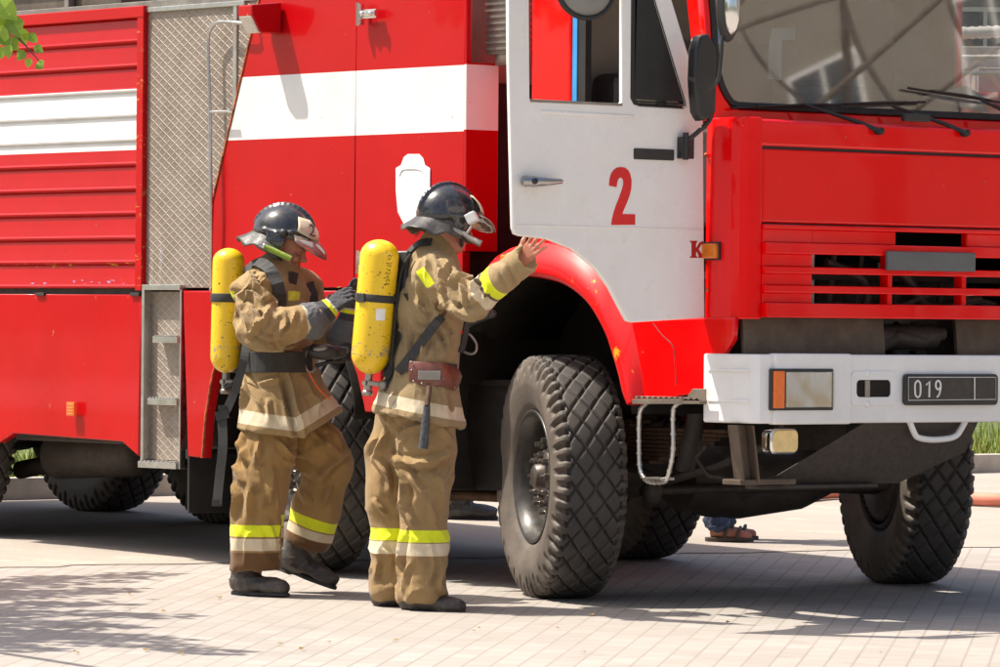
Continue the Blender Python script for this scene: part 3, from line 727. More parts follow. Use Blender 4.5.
# orange repeaters
def boxlamp(p, dx, dz, name='side_repeater'):
    m = MB(); m.box(p.x-dx, p.x+dx, p.y-.025, p.y+.01, p.z-dz, p.z+dz); o = m.build(name, m_orange_d, truck, .008, 3)
    b_ = MB(); b_.box(p.x-dx-.006, p.x+dx+.006, p.y-.005, p.y+.012, p.z-dz-.007, p.z+dz+.007); b_.build('lamp_base', m_black, o, .004); return o
boxlamp(S(711, 251, -.012), .052, .033)
boxlamp(Vector((.0, -.07, S(528, 262, -.07).z)), .07, .035)
cc = MB(); cc.ball(S(706, 155, -.01), .01, 8); cc.ball(S(707, 290, -.01), .008, 8); cc.build('panel_screw', m_worn, truck)

# bumper
BX = 1.64
bp = MB(); zb0, zb1 = .838, 1.140
foot = [(1.285, -.03), (1.30, -.045), (1.50, -.045), (1.585, -.035), (1.625, -.005), (BX, .04), (BX, W-.04), (1.625, W+.005), (1.585, W+.035), (1.50, W+.045), (1.30, W+.045), (1.285, W+.03),
        (1.285, W+.0), (1.55, W-.02), (1.58, W-.06), (1.58, .06), (1.55, .02), (1.285, 0)]
def bump_piece(y_lo, y_hi, grow=0.0):
    pass
bpo = MB(); bpo.prism([(a_, b_, zb0) for a_, b_ in foot], (0, 0, zb1-zb0)); bumper = bpo.build('bumper', m_whitebump, truck, .014, 3)
cp = MB()
for (a_, b_) in ((.335, .34), ):
    pass
yj = XP(850, 390, BX).y
lc = MB(); lc.box(1.60, BX+.012, .06, yj, zb0-.004, zb1+.004); lc.build('bumper_lamp_panel', m_whitebump, bumper, .010, 3)
for s_ in (0,):
    rb = MB()
    for zz in (1.068, .935): rb.box(1.33, 1.60, -.050, -.044, zz-.006, zz+.006)
    rb.build('bumper_rib', m_whitebump, bumper, .003)
def front_hole(px0, py0, px1, py1, x): a_ = XP(px0, py0, x); b_ = XP(px1, py1, x); return a_.y, b_.y, b_.z, a_.z
# headlamp
def headlamp(mir=False):
    ya, yb_, za, zb_ = front_hole(773, 371, 832, 408, BX+.02)
    f = (lambda v: W-v) if mir else (lambda v: v)
    ya, yb_ = sorted((f(ya), f(yb_))); split = f(XP(783.5, 390, BX+.02).y)
    hs = empty('headlamp', (BX, (ya+yb_)/2, (za+zb_)/2), 0, truck); O = Vector((-BX, -(ya+yb_)/2, -(za+zb_)/2))
    def B(x0, x1, a1, a2, b1, b2): m = MB(); m.box(x0+O.x, x1+O.x, a1+O.y, a2+O.y, b1+O.z, b2+O.z); return m
    o_in, o_out = (ya, split) if not mir else (split, yb_); g0, g1 = (split+.004, yb_) if not mir else (ya, split-.004)
    B(BX+.0, BX+.022, ya-.008, yb_+.008, za-.010, zb_+.010).build('lamp_surround', m_black, hs, .005)
    m = B(BX+.018, BX+.030, o_in, o_out, za, zb_)
    m.build('turn_signal', m_orange, hs, .003)
    r = MB(); c0 = Vector((BX+.018, (g0+g1)/2, (za+zb_)/2))+O; n = 7
    vs = []; fs = []
    for j in range(n+1):
        for i in range(n+1):
            u_ = i/n*2-1; v_ = j/n*2-1; vs.append((c0.x+.006-.0*(1-u_*u_*.5-v_*v_*.5), c0.y+u_*(g1-g0)/2*.95, c0.z+v_*(zb_-za)/2*.94))
    for j in range(n):
        for i in range(n): fs.append((j*(n+1)+i, j*(n+1)+i+1, (j+1)*(n+1)+i+1, (j+1)*(n+1)+i))
    r.add(vs, fs, True); r.build('reflector', m_headrefl, hs)
    m = B(BX+.029, BX+.036, g0+.003, g1-.001, za+.003, zb_-.003)
    m.build('lens', m_lens, hs, .003)
t = NT('headlamp_painted_reflections'); b1 = t.noise(26, 3, .5); wv = t.node('TexWave'); wv.inputs['Scale'].default_value = 40; wv.inputs['Distortion'].default_value = .6; wv.bands_direction = 'Y'; t.l.new(t.tc.outputs['Object'], wv.inputs[0])
b1 = t.noise(11, 2, .4); cc_ = t.mix(t.ramp(b1, .38, .62), (.80, .68, .48), (.98, .97, .95)); t.base(cc_); t.rough(.35); t.p.inputs['Metallic'].default_value = .15; t.bump(wv.outputs[1], .5, .01); m_headrefl = t.m  # warm and white blotches paint the lamp's inner reflections into the colour
headlamp(); headlamp(True)
# tow eye
ya, yb_, za, zb_ = front_hole(857, 380, 891, 397, BX+.006)
o = plate('tow_hole', m_whitebump, (BX+.006, 0, 0), FRONT, rrect(ya-.035, yb_+.035, za-.04, zb_+.04, .03), [rrect(ya, yb_, za, zb_, .02)], th=.01, bevel=.003, parent=bumper)
m = MB(); m.box(BX-.0, BX+.0005, ya-.005, yb_+.005, za-.005, zb_+.005); m.build('tow_recess', m_liner, bumper)
m = MB(); m.box(BX, BX+.007, ya+.05, ya+.08, za, zb_); m.build('tow_pin', m_steel, bumper, .003)
m = MB()
for (px, py) in ((868, 374), (868, 404)):
    p = XP(px, py, BX+.008); m.lathe([(0, .004), (.009, .004), (.014, .002), (.015, -.002)], p, (1, 0, 0), 14)
m.build('bumper_bolt', m_whitebump, bumper)
# number plate
ya, yb_, za, zb_ = front_hole(905, 374, 998, 405, BX+.02)
npo = MB(); m = plate('number_plate', m_black, (BX+.022, 0, 0), FRONT, rrect(ya, yb_, za, zb_, .02), th=.02, bevel=.005, parent=bumper)
plate('plate_panel', m_plate, (BX+.0245, 0, 0), FRONT, rrect(ya+.012, yb_-.012, za+.022, zb_-.012, .008), th=.004, bevel=.001, parent=m)
mk = M('plate_white', (.78, .78, .74), .5, var=.1)
def fp_(px, py): p = XP(px, py, BX+.0262); return Vector((BX+.0262, p.y, p.z))
tx = MB()
Zm = lambda zx, zy: (840+zx/5.556, 340+zy/5.556)      # glyph tracing marks of the plate
def stroke(pts, r=.0045, sm=True):
    P = [fp_(*Zm(*q)) for q in pts]; P = smooth_path(P, 5) if sm else P; tx.tube(P, r, 8)
stroke([(432, 225), (445, 240), (447, 270), (444, 305), (432, 318), (419, 305), (416, 270), (418, 240), (432, 225)]); stroke([(478, 250), (496, 228), (495, 318)], sm=False)
stroke([(556, 262), (545, 275), (533, 262), (533, 238), (545, 226), (557, 240), (558, 270), (550, 302), (538, 318)])
tx.build('plate_digits', mk, m)
ln = MB(); ln.tube([fp_(*Zm(748, 208)), fp_(*Zm(748, 330))], .003, 6); ln.tube([fp_(*Zm(380, 207)), fp_(*Zm(866, 207)), fp_(*Zm(866, 330)), fp_(*Zm(380, 335))], .0016, 6, closed=True); ln.build('plate_border', mk, m)
# tube under the bumper
tb = MB(); pts = [fp_(*Zm(*q)) - Vector((.06, 0, 0)) for q in ((425, 440), (440, 460), (465, 520), (490, 545), (570, 556), (660, 548), (700, 530), (722, 500), (755, 440))]
tb.tube(smooth_path(pts, 4), .014, 12); tb.build('bumper_step_bar', m_whitebump, bumper)
# bracket, fog lamp, apron under bumper
m = MB()
a_, b_, c_, d_ = XP(729, 425, 1.50), XP(747, 425, 1.50), XP(753, 482, 1.50), XP(736, 482, 1.50)
m.prism([a_, b_, c_, d_], (-.012, 0, 0)); m.prism([a_, a_+Vector((0, .012, 0)), d_+Vector((0, .012, 0)), d_], (.05, 0, 0)); m.prism([b_-Vector((0, .012, 0)), b_, c_, c_-Vector((0, .012, 0))], (.05, 0, 0))
m.box(1.42, 1.54, d_.y-.01, c_.y+.22, c_.z-.012, c_.z+.012)
m.build('bumper_bracket', M('dusty_bracket', (.12, .085, .06), .6, .2, var=.3), truck, .004)
fg = empty('fog_lamp', XP(782, 441, 1.56), 0, truck)
m = MB(); m.add(*(lambda P: (P, []))([])) if False else None
o = plate('lamp_body', m_chrome, (.02, 0, 0), FRONT, rrect(-.082, .082, -.058, .058, .03), th=.07, bevel=.012, parent=fg)
o = plate('lamp_glass', M('yellow_lens', (.85, .62, .25), .2, 0, .5, .15, 30, .3, 120), (.027, 0, 0), FRONT, rrect(-.072, .072, -.048, .048, .024), th=.012, bevel=.004, parent=fg)
m = MB(); m.box(-.03, 0, -.015, .015, .05, .13); m.build('lamp_bracket', m_chassis, fg)
q = [XP(868, 424, 1.58), XP(967, 424, 1.58), XP(965, 440, 1.52), XP(902, 470, 1.45), XP(890, 481, 1.45), XP(776, 484, 1.45), XP(800, 474, 1.46)]
m = MB(); m.prism([(1.585, q[0].y-.02, .84), (1.585, 1.36, .84), (1.50, 1.36, .70), (1.42, 1.02, .56), (1.40, .22, .565)], (-.006, 0, 0)); m.build('under_apron', M('dusty_rubber_sheet', (.045, .036, .03), .7, var=.3, vscale=30, bump=.3, bscale=120, dust=.4, dustcol=(.11, .08, .06)), truck)
m = MB(); m.box(1.36, 1.46, .15, .86, .545, .562); m.build('apron_angle_iron', m_chassis, truck, .003)
# cab steps
sp0, sp1 = S(638, 403, -.05), S(706, 382, -.05)
m = MB(); m.obox(((sp0.x+sp1.x)/2, -.03, .925), ((sp1.x-sp0.x)/2, 0, .004), (0, .055, 0), (0, 0, .011))
for k in range(12):
    xx = sp0.x+.02+(sp1.x-sp0.x-.05)*k/11; m.box(xx, xx+.016, -.085, .02, .934, .946)
m.prism([(sp1.x-.14, -.085, .93), (sp1.x+.04, -.085, .93), (sp1.x+.04, -.085, .985), (sp1.x-.05, -.085, .985), (sp1.x-.09, -.085, .945)], (0, .004, 0))
m.build('step_tread', M('dusty_step', (.20, .165, .13), .55, .5, var=.3), truck, .003)
L = smooth_path([S(648, 402, -.06), S(640, 412, -.06), S(639, 440, -.06), S(640, 468, -.06), S(645, 479, -.06), S(652, 482, -.06), S(663, 482, -.06), S(668, 476, -.06), S(673, 450, -.06), S(673, 415, -.06), S(676, 405, -.06), S(690, 399, -.04), S(712, 392, 0)], 5)
m = MB(); m.tube(L, .010, 10)
for i in range(0, len(L)-1, 1): 
    if i % 2 == 0: m.tube([L[i], L[i].lerp(L[i+1], .4)], .0125, 10)
m.build('step_loop', m_alu, truck)
m = MB(); a_ = S(648, 480, -.06); b_ = S(666, 480, -.06); m.obox((a_+b_)/2+Vector((0, .01, .006)), ((b_.x-a_.x)/2, 0, 0), (0, .04, 0), (0, 0, .006)); m.build('loop_tread', m_alu, truck, .002)

# wipers
def wiper(piv, tip, b0, b1):
    def w3(q, off): y_, v_ = WP(*q, off); return wsO+wsN*off+Vector((0, y_, 0))+wsV*v_
    P = XP(piv[0], piv[1], 1.53); T = w3(tip, .045); m = MB(); pd = Vector((.02, 0, 0))
    m.tube([P, P.lerp(T, .3)+wsN*.02, T+wsN*.01], [.011, .010, .006], 8)
    m.lathe([(0, .02), (.016, .02), (.018, 0), (.016, -.03)], P, (1, 0, 0), 12)
    A_ = w3(b0, .02); B_ = w3(b1, .02); m.tube([A_, B_], .006, 6); m.tube([A_.lerp(B_, .2)+wsN*.012, A_.lerp(B_, .5)+wsN*.026, A_.lerp(B_, .8)+wsN*.012], .006, 6)
    m.build('wiper', m_rubber, truck)
wiper((879, 131), (800, 104), (731, 108), (850, 104)); wiper((965, 133), (890, 106), (823, 105), (925, 102)); wiper((1046, 134), (975, 98), (908, 88), (1010, 104))
m = MB(); a_ = XP(905, 117, 1.53); m.box(1.50, 1.53, a_.y, a_.y+.16, a_.z-.018, a_.z+.018); m.build('cowl_handle', m_black, truck, .006)

# ---- the open door
door = empty('cab_door', (HINGE_X, -.012, 1.3), 0, truck)
DO = Vector((HINGE_X, -.012, 1.3))
def D(px, py, x=HINGE_X+.02): p = XP(px, py, x); return (p.y, p.z)
outer = [D(508, -70), D(509, 60), D(511, 150), D(513, 228), D(515, 234), D(520, 236), D(546, 239), D(572, 249), D(595, 268), D(609, 287), D(620, 308), D(627, 321), D(632, 322.5), D(705, 318), D(704, 200), D(703.5, 122), D(700, 95), D(690, 60), D(672, 0), D(655, -52), D(645, -66), D(635, -70)]
win = [D(530, 98), D(532, 101), D(619, 105), D(622, 102), D(622, -50), D(617, -56), D(534, -56), D(529, -50)]
vent = [D(631, 98), D(634, 104), D(640, 106), D(683, 108.5), D(686, 106), D(685, 100), D(655, 0), D(640, -50), D(632, -50)]
m_door = m_white
dpnl = plate('door_panel', m_door, Vector((HINGE_X+.02, 0, 0))-DO, FRONT, [(a_, b_) for a_, b_ in outer], [win, vent], th=.022, bevel=.006, parent=door)
for ob_ in (dpnl,): pass
def dplate(name, mat, poly, holes=(), off=0, th=.01, bevel=.002, par=None):
    return plate(name, mat, Vector((HINGE_X+.02+off, 0, 0))-DO, FRONT, poly, holes, th=th, bevel=bevel, parent=par or door)
def inset_c(poly, d):
    cx_ = sum(q[0] for q in poly)/len(poly); cz_ = sum(q[1] for q in poly)/len(poly); n = len(poly); out = []
    for i in range(n):
        a_ = Vector(poly[i-1]); b_ = Vector(poly[i]); c2 = Vector(poly[(i+1) % n]); t_ = (c2-a_).normalized(); nn = Vector((-t_.y, t_.x))
        if nn.dot(Vector((cx_, cz_))-b_) < 0: nn = -nn
        out.append(tuple(b_+nn*d))
    return out
dplate('vent_window_seal', m_rubber, vent, [inset_c(vent, .022)], off=.004, th=.02, bevel=.005)
dplate('vent_window', m_doorglass, inset_c(vent, .012), off=-.01, th=.005, bevel=.0005)
dplate('window_seal', m_steel, [D(530, 99), D(622, 103.5), D(622, 106), D(530, 102)], off=.004, th=.01, bevel=.002)
cd = MB()
for i, (a_, b_, c2, d2) in enumerate((((540, 107.5), (640, 113.5), (640, 118), (540, 111)),)):
    pass
cre = dplate('door_crease', m_door, [D(541, 110), D(634, 115), D(634, 118.2), D(541, 113.2)], off=.005, th=.010, bevel=.004)
dplate('door_moulding', m_door, [D(514, 224.5), D(703, 229), D(703, 230.2), D(514, 225.7)], off=.003, th=.006, bevel=.001)
dplate('door_vent', m_black, rrect(D(635, 0)[0], D(675, 0)[0], D(655, 160)[1], D(655, 149)[1], .006), off=.006, th=.012, bevel=.003)
# handle
hn = MB(); hx = HINGE_X+.02
a_ = XP(517, 181, hx); b_ = XP(557, 182, hx)
hn.tube([Vector((hx+.025, a_.y+.01, a_.z)), Vector((hx+.04, a_.y+.06, a_.z-.002)), Vector((hx+.04, b_.y-.07, b_.z-.002)), Vector((hx+.03, b_.y-.0, b_.z+.002))], [.020, .024, .017, .011], 12)
hn.lathe([(0, .03), (.018, .03), (.024, .01), (.026, -.005)], Vector((hx, a_.y+.05, a_.z)), (1, 0, 0), 16)
hn.v = [tuple(Vector(v)-DO) for v in hn.v]; hn.build('door_handle', M('handle_chrome', (.42, .41, .40), .18, 1, var=.2), door)
hb = MB(); hb.lathe([(0, .012), (.012, .012), (.014, .004), (.014, -.01)], Vector((hx+.055, a_.y+.05, a_.z))-DO, (1, 0, 0), 14); hb.build('door_lock', m_black, door)
# numerals
Z2 = lambda zx, zy: D(590+zx/4.447, 120+zy/4.447)
two = [(83, 292), (86, 262), (93, 238), (105, 221), (120, 211), (138, 209), (155, 212), (168, 222), (178, 240), (184, 268), (183, 300), (177, 330), (168, 356), (156, 385), (147, 405), (143, 418), (200, 419), (200, 466), (93, 467), (97, 440), (104, 410), (115, 378), (128, 345), (140, 312), (147, 285), (146, 268), (140, 258), (131, 257), (124, 265), (120, 280), (117, 299)]
m_red2 = M('red_vinyl', (.70, .012, .012), .4)
P2 = [Z2(*q) for q in two]
dplate('door_number_edge', M('bright_white', (.85, .85, .85), .4), inset_c([(a_, b_) for a_, b_ in P2], 0), off=.0012, th=.002, bevel=.0003)
dplate('door_number', m_red2, P2, off=.0022, th=.002, bevel=.0003)
K = [(444, 537), (476, 537), (476, 545), (471, 548), (471, 570), (486, 545), (498, 540), (505, 541), (505, 549), (496, 552), (483, 574), (502, 606), (508, 613), (480, 613), (480, 608), (484, 606), (474, 585), (471, 590), (471, 604), (477, 608), (477, 613), (444, 613), (444, 608), (451, 604), (451, 547), (444, 543)]
dplate('door_letter', M('dark_red_vinyl', (.45, .01, .015), .4), [Z2(*q) for q in K], off=.0012, th=.002, bevel=.0003)
# mirrors
def loc(v): return Vector(v)-DO
mm = MB(); q = [Vector((hx+.02, *D(680, 137, hx+.02))), Vector((hx+.02, *D(692, 159, hx+.02)))]
mm.box(hx, hx+.035, q[0].y, q[1].y, q[1].z, q[0].z); mm.tube([(hx+.03, (q[0].y+q[1].y)/2-.01, q[1].z-.005), (hx+.03, (q[0].y+q[1].y)/2-.01, q[0].z+.02)], .013, 10)
arm = [Vector((hx+.03, *D(688, 140, hx+.03))), Vector((hx+.06, *D(700, 130, hx+.06))), Vector((hx+.09, *D(711, 117, hx+.09))), Vector((hx+.10, *D(712, 95, hx+.1))), Vector((hx+.10, *D(712, 60, hx+.1)))]
mm.tube(smooth_path(arm, 4), .011, 10); mm.v = [tuple(loc(v)) for v in mm.v]; mm.build('mirror_arm', m_black, door, .003)
mh = plate('mirror', m_black, Vector((hx+.11, 0, 0))-DO, ((.35, 1, 0), (0, 0, 1)), [(0, 0)], th=.05) if False else None
mo = [XP(*q_, hx+.1) for q_ in ((693, 112), (691, 80), (692, 50), (696, 36), (705, 34), (712, 48), (713, 80), (712, 112), (707, 119), (698, 121))]
o = plate('mirror_housing', m_black, Vector((hx+.13, 0, 0))-DO, FRONT, [(p.y, p.z) for p in mo], th=.06, bevel=.014, parent=door)
o = plate('mirror_glass', m_chrome, Vector((hx+.066, 0, 0))-DO, FRONT, inset_c([(p.y, p.z) for p in mo], .012), th=.004, bevel=.001, parent=door)
mm = MB(); p = XP(584, -10, hx+.15); mm.ball(loc(p), .15, 20, (.35, 1.0, .78)); mm.tube([loc(p)+Vector((0, 0, .08)), loc(p)+Vector((-.10, .1, .32))], .012, 8)
mk_ = mm.build('kerb_mirror', M('mirror_shell_grey', (.20, .20, .195), .35, .2), door); mr = MB(); mr.tube([loc(p)+Vector((.01, .152*math.cos(a), .119*math.sin(a))) for a in np.linspace(0, 2*math.pi, 33)[:-1]], .012, 8, closed=True); mr.build('mirror_rim', m_rubber, mk_)
mm = MB(); p = XP(728, 8, 1.56); mm.ball(p, .10, 16, (.5, .55, 1.5)); mm.tube([p+Vector((0, 0, .1)), p+Vector((-.2, .02, .35))], .012, 8); mm.tube(smooth_path([p+Vector((0, -.03, -.12)), p+Vector((.0, -.05, -.3)), p+Vector((-.04, -.07, -.36))]), .008, 8); mm.build('front_mirror', m_black, truck)
mm = MB(); mm.ball(p+Vector((.035, -.01, 0)), .085, 16, (.45, .45, 1.4)); mm.build('front_mirror_glass', m_chrome, truck)
# ------------------------------------------------------------------ people: smooth volumes turned into meshes
import openvdb
class SDF:
    def __init__(s, lo, hi, vox):
        s.lo = np.array(lo, float); s.vox = vox; s.n = np.ceil((np.array(hi)-s.lo)/vox).astype(int)+1
        s.d = np.full(tuple(s.n), 1.0, np.float32)
    def _win(s, lo, hi, pad):
        a = np.clip(np.floor((np.array(lo)-pad-s.lo)/s.vox).astype(int), 0, s.n); b = np.clip(np.ceil((np.array(hi)+pad-s.lo)/s.vox).astype(int)+1, 0, s.n)
        sl = tuple(slice(a[i], b[i]) for i in range(3))
        g = np.meshgrid(*[s.lo[i]+s.vox*np.arange(a[i], b[i]) for i in range(3)], indexing='ij')
        return sl, np.stack(g, -1).astype(np.float32)
    def _put(s, sl, d, k, op='add'):
        c = s.d[sl]
        if c.size == 0: return
        if op == 'sub': 
            h = np.clip(.5-.5*(c+d)/k, 0, 1) if k > 0 else None
            s.d[sl] = np.maximum(c, -d) if k <= 0 else c*(1-h)+(-d)*h + k*h*(1-h)
            return
        if k > 0:
            h = np.clip(.5+.5*(d-c)/k, 0, 1); s.d[sl] = d*(1-h)+c*h-k*h*(1-h)
        else: s.d[sl] = np.minimum(c, d)
    def cone(s, a, b, ra, rb, k=.03, flat=None, op='add'):
        a = np.array(a, float); b = np.array(b, float); R = max(ra, rb)*(1.0 if flat is None else 1.0)
        lo = np.minimum(a, b)-R; hi = np.maximum(a, b)+R; sl, P = s._win(lo, hi, k+.03)
        ab = b-a; L = max(float(ab@ab), 1e-9); t = np.clip(((P-a)@ab)/L, 0, 1)[..., None]; q = P-(a+t*ab)
        if flat is not None:
            wdir, f = np.array(flat[0], float), flat[1]; wdir /= np.linalg.norm(wdir); q = q+(f-1)*(q@wdir)[..., None]*wdir
        d = np.linalg.norm(q, axis=-1)-(ra+(rb-ra)*t[..., 0])
        if flat is not None: d = d/max(flat[1], 1)*1.0 if flat[1] > 1 else d
        s._put(sl, d, k, op); return s
    def chain(s, pts, rs, k=.03, flat=None):
        for i in range(len(pts)-1): s.cone(pts[i], pts[i+1], rs[i], rs[i+1], k, flat)
        return s
    def ell(s, c, r, k=.03, rot=None, op='add'):
        c = np.array(c, float); r = np.array(r, float); R = r.max(); sl, P = s._win(c-R, c+R, k+.03); q = P-c
        if rot is not None: q = q@np.array(rot)         # columns of rot are the axes
        k0 = np.linalg.norm(q/r, axis=-1); k1 = np.linalg.norm(q/(r*r), axis=-1)+1e-9
        s._put(sl, k0*(k0-1)/k1, k, op); return s
    def halfspace(s, p, n, k=.0):            # removes what lies on the side n points to
        g = np.meshgrid(*[s.lo[i]+s.vox*np.arange(s.n[i]) for i in range(3)], indexing='ij'); n = np.array(n, float); n /= np.linalg.norm(n)
        d = (g[0]-p[0])*n[0]+(g[1]-p[1])*n[1]+(g[2]-p[2])*n[2]; s.d = np.maximum(s.d, d.astype(np.float32)); return s
    def mesh(s, name):
        g = openvdb.FloatGrid(1.0); arr = np.ascontiguousarray(np.clip(s.d, -.2, .2)/s.vox, dtype=np.float32); arr[0] = arr[-1] = 1; arr[:, 0] = arr[:, -1] = 1; arr[:, :, 0] = arr[:, :, -1] = 1
        g.background = 5.0 if False else g.background
        g.copyFromArray(arr); V, Q = g.convertToQuads(0.0)
        V = V*s.vox+s.lo; 
        # keep only the largest connected shells when stray crumbs appear
        me = bpy.data.meshes.new(name); me.vertices.add(len(V)); me.vertices.foreach_set('co', V.astype(np.float32).ravel())
        Q = np.ascontiguousarray(Q)
        me.loops.add(Q.size); me.loops.foreach_set('vertex_index', Q.astype(np.int32).ravel()); me.polygons.add(len(Q))
        me.polygons.foreach_set('loop_start', np.arange(0, Q.size, 4)); me.polygons.foreach_set('loop_total', np.full(len(Q), 4))
        me.update(calc_edges=True); me.polygons.foreach_set('use_smooth', np.ones(len(Q), bool))
        return me
_perm = np.random.RandomState(7).rand(64, 64, 64).astype(np.float32)
def vnoise(P):
    i = np.floor(P).astype(int); f = P-i; f = f*f*(3-2*f); o = 0
    for dx in (0, 1):
        for dy in (0, 1):
            for dz in (0, 1):
                w_ = (f[:, 0] if dx else 1-f[:, 0])*(f[:, 1] if dy else 1-f[:, 1])*(f[:, 2] if dz else 1-f[:, 2])
                o = o+w_*_perm[(i[:, 0]+dx) % 64, (i[:, 1]+dy) % 64, (i[:, 2]+dz) % 64]
    return o
def ridge(P): return 1-np.abs(vnoise(P)*2-1)*2
def co_of(me):
    a = np.empty(len(me.vertices)*3, np.float32); me.vertices.foreach_get('co', a); return a.reshape(-1, 3).astype(float)
def nor_of(me):
    a = np.empty(len(me.vertices)*3, np.float32); me.vertex_normals.foreach_get('vector', a); return a.reshape(-1, 3).astype(float)
def lap(me, V, it=1, lam=.5):
    e = np.empty(len(me.edges)*2, np.int32); me.edges.foreach_get('vertices', e); e = e.reshape(-1, 2)
    for _ in range(it):
        acc = np.zeros_like(V); cnt = np.zeros(len(V)); np.add.at(acc, e[:, 0], V[e[:, 1]]); np.add.at(acc, e[:, 1], V[e[:, 0]])
        np.add.at(cnt, e[:, 0], 1); np.add.at(cnt, e[:, 1], 1); V = V*(1-lam)+lam*acc/np.maximum(cnt, 1)[:, None]
    return V
def set_co(me, V): me.vertices.foreach_set('co', V.astype(np.float32).ravel()); me.update()
def folds(me, fields, smooth=1):
    """fields: (frame 3x3 rows scaled, amplitude, weight function, seed)"""
    V = lap(me, co_of(me), smooth); set_co(me, V); N = nor_of(me); D = np.zeros(len(V))
    for (Mx, amp, wf, seed) in fields:
        Q = V@np.array(Mx, float).T; W_ = V*4.5; Q = Q+.55*np.stack([vnoise(W_+seed+9), vnoise(W_+seed+21), vnoise(W_+seed+33)], -1)*2
        r = np.maximum(ridge(Q+seed)+.12, 0)**2.2; r2 = np.maximum(ridge(Q*1.8+seed+5)+.1, 0)**2.2; D += amp*(r*.9+r2*.42-.30)*(wf(V) if wf else 1)
    set_co(me, V+N*D[:, None]); return me
def axis_frame(d, along, across):
    d = np.array(d, float); d /= np.linalg.norm(d); ref = np.array([0, 0, 1.]) if abs(d[2]) < .8 else np.array([1., 0, 0]); u = np.cross(d, ref); u /= np.linalg.norm(u); v = np.cross(d, u)
    return [d*along, u*across, v*across]
def lines(d, lo, hi, hy=None):
    "ridges run along d"
    d = np.array(d, float); d /= np.linalg.norm(d); y = np.array([0, 1., 0]); p = np.cross(d, y); p /= np.linalg.norm(p); q = np.cross(d, p)
    return [d*lo, p*hi, q*(hy or hi*.6)]
def near_seg(a, b, r):
    a = np.array(a, float); b = np.array(b, float); ab = b-a
    def f(V):
        t = np.clip(((V-a)@ab)/(ab@ab), 0, 1); q = np.linalg.norm(V-(a+t[:, None]*ab), axis=1); return np.clip(1.6-q/r, 0, 1)
    return f
def strokes(me, W, L, wpx=2.5, amp=.016, seed=1):
    "sewn-in creases: each a run of points of the garment, as seen from the side the folds were studied from"
    V = co_of(me); N = nor_of(me); D = np.zeros(len(V)); face = np.clip(-N[:, 1]*1.4+.25, 0, 1); w0 = wpx*W.Z0/FPX; jit = vnoise(V*9+seed)
    for st in L:
        a = amp; w_ = w0
        if not isinstance(st[0], (tuple, list)): a = amp*st[0]; w_ = w0*st[1]; st = st[2:]
        Q = smooth_path([Vector((W.P(*q)[0], W.P(*q)[2], 0)) for q in st], 4); Q = np.array([(q.x, q.y) for q in Q]); n = len(Q)
        best = np.full(len(V), 9.); sd = np.zeros(len(V)); tt = np.zeros(len(V)); X2 = V[:, [0, 2]]
        for i in range(n-1):
            ab = Q[i+1]-Q[i]; l2 = float(ab@ab)+1e-12; t = np.clip(((X2-Q[i])@ab)/l2, 0, 1); d = X2-(Q[i]+t[:, None]*ab); r = np.linalg.norm(d, axis=1)
            m_ = r < best; best = np.where(m_, r, best); sd = np.where(m_, np.sign(ab[0]*d[:, 1]-ab[1]*d[:, 0]), sd); tt = np.where(m_, (i+t)/(n-1), tt)
        u = best/w_*sd*(.8+.4*jit); taper = np.sin(np.pi*np.clip(tt*.9+.05, 0, 1))**.6
        D += a*taper*(np.exp(-np.abs(u)*1.1)-.62*np.exp(-((u-1.9)/.8)**2)-.35*np.exp(-((u+2.1)/.9)**2))*(best < 5*w_)
    set_co(me, V+N*(D*face)[:, None]); return me
def crisp(me, ratio=.09, ang=34):
    "stiff cloth breaks into flat facets and sharp creases instead of rounding off"
    o = bpy.data.objects.new('tmp', me); scene.collection.objects.link(o); m = o.modifiers.new('d', 'DECIMATE'); m.ratio = ratio
    bpy.context.view_layer.update(); m2 = bpy.data.meshes.new_from_object(o.evaluated_get(bpy.context.evaluated_depsgraph_get())); bpy.data.objects.remove(o)
    m2.polygons.foreach_set('use_smooth', np.ones(len(m2.polygons), bool))
    m2.set_sharp_from_angle(angle=math.radians(ang)); m2.name = me.name; return m2
def attr(me, name, vals):
    at = me.attributes.new(name, 'FLOAT', 'POINT'); at.data.foreach_set('value', vals.astype(np.float32))
def seg_t(V, a, b, r, out=-9.0):
    a = np.array(a, float); b = np.array(b, float); ab = b-a; L = np.linalg.norm(ab); t = ((V-a)@ab)/L; q = np.linalg.norm(V-(a+np.clip(t/L, 0, 1.2)[:, None]*ab), axis=1)
    return t-40*np.maximum(q-r, 0)
def mobj(name, me, mat, parent):
    me.materials.clear(); me.materials.append(mat); o = bpy.data.objects.new(name, me); return link(o, parent)

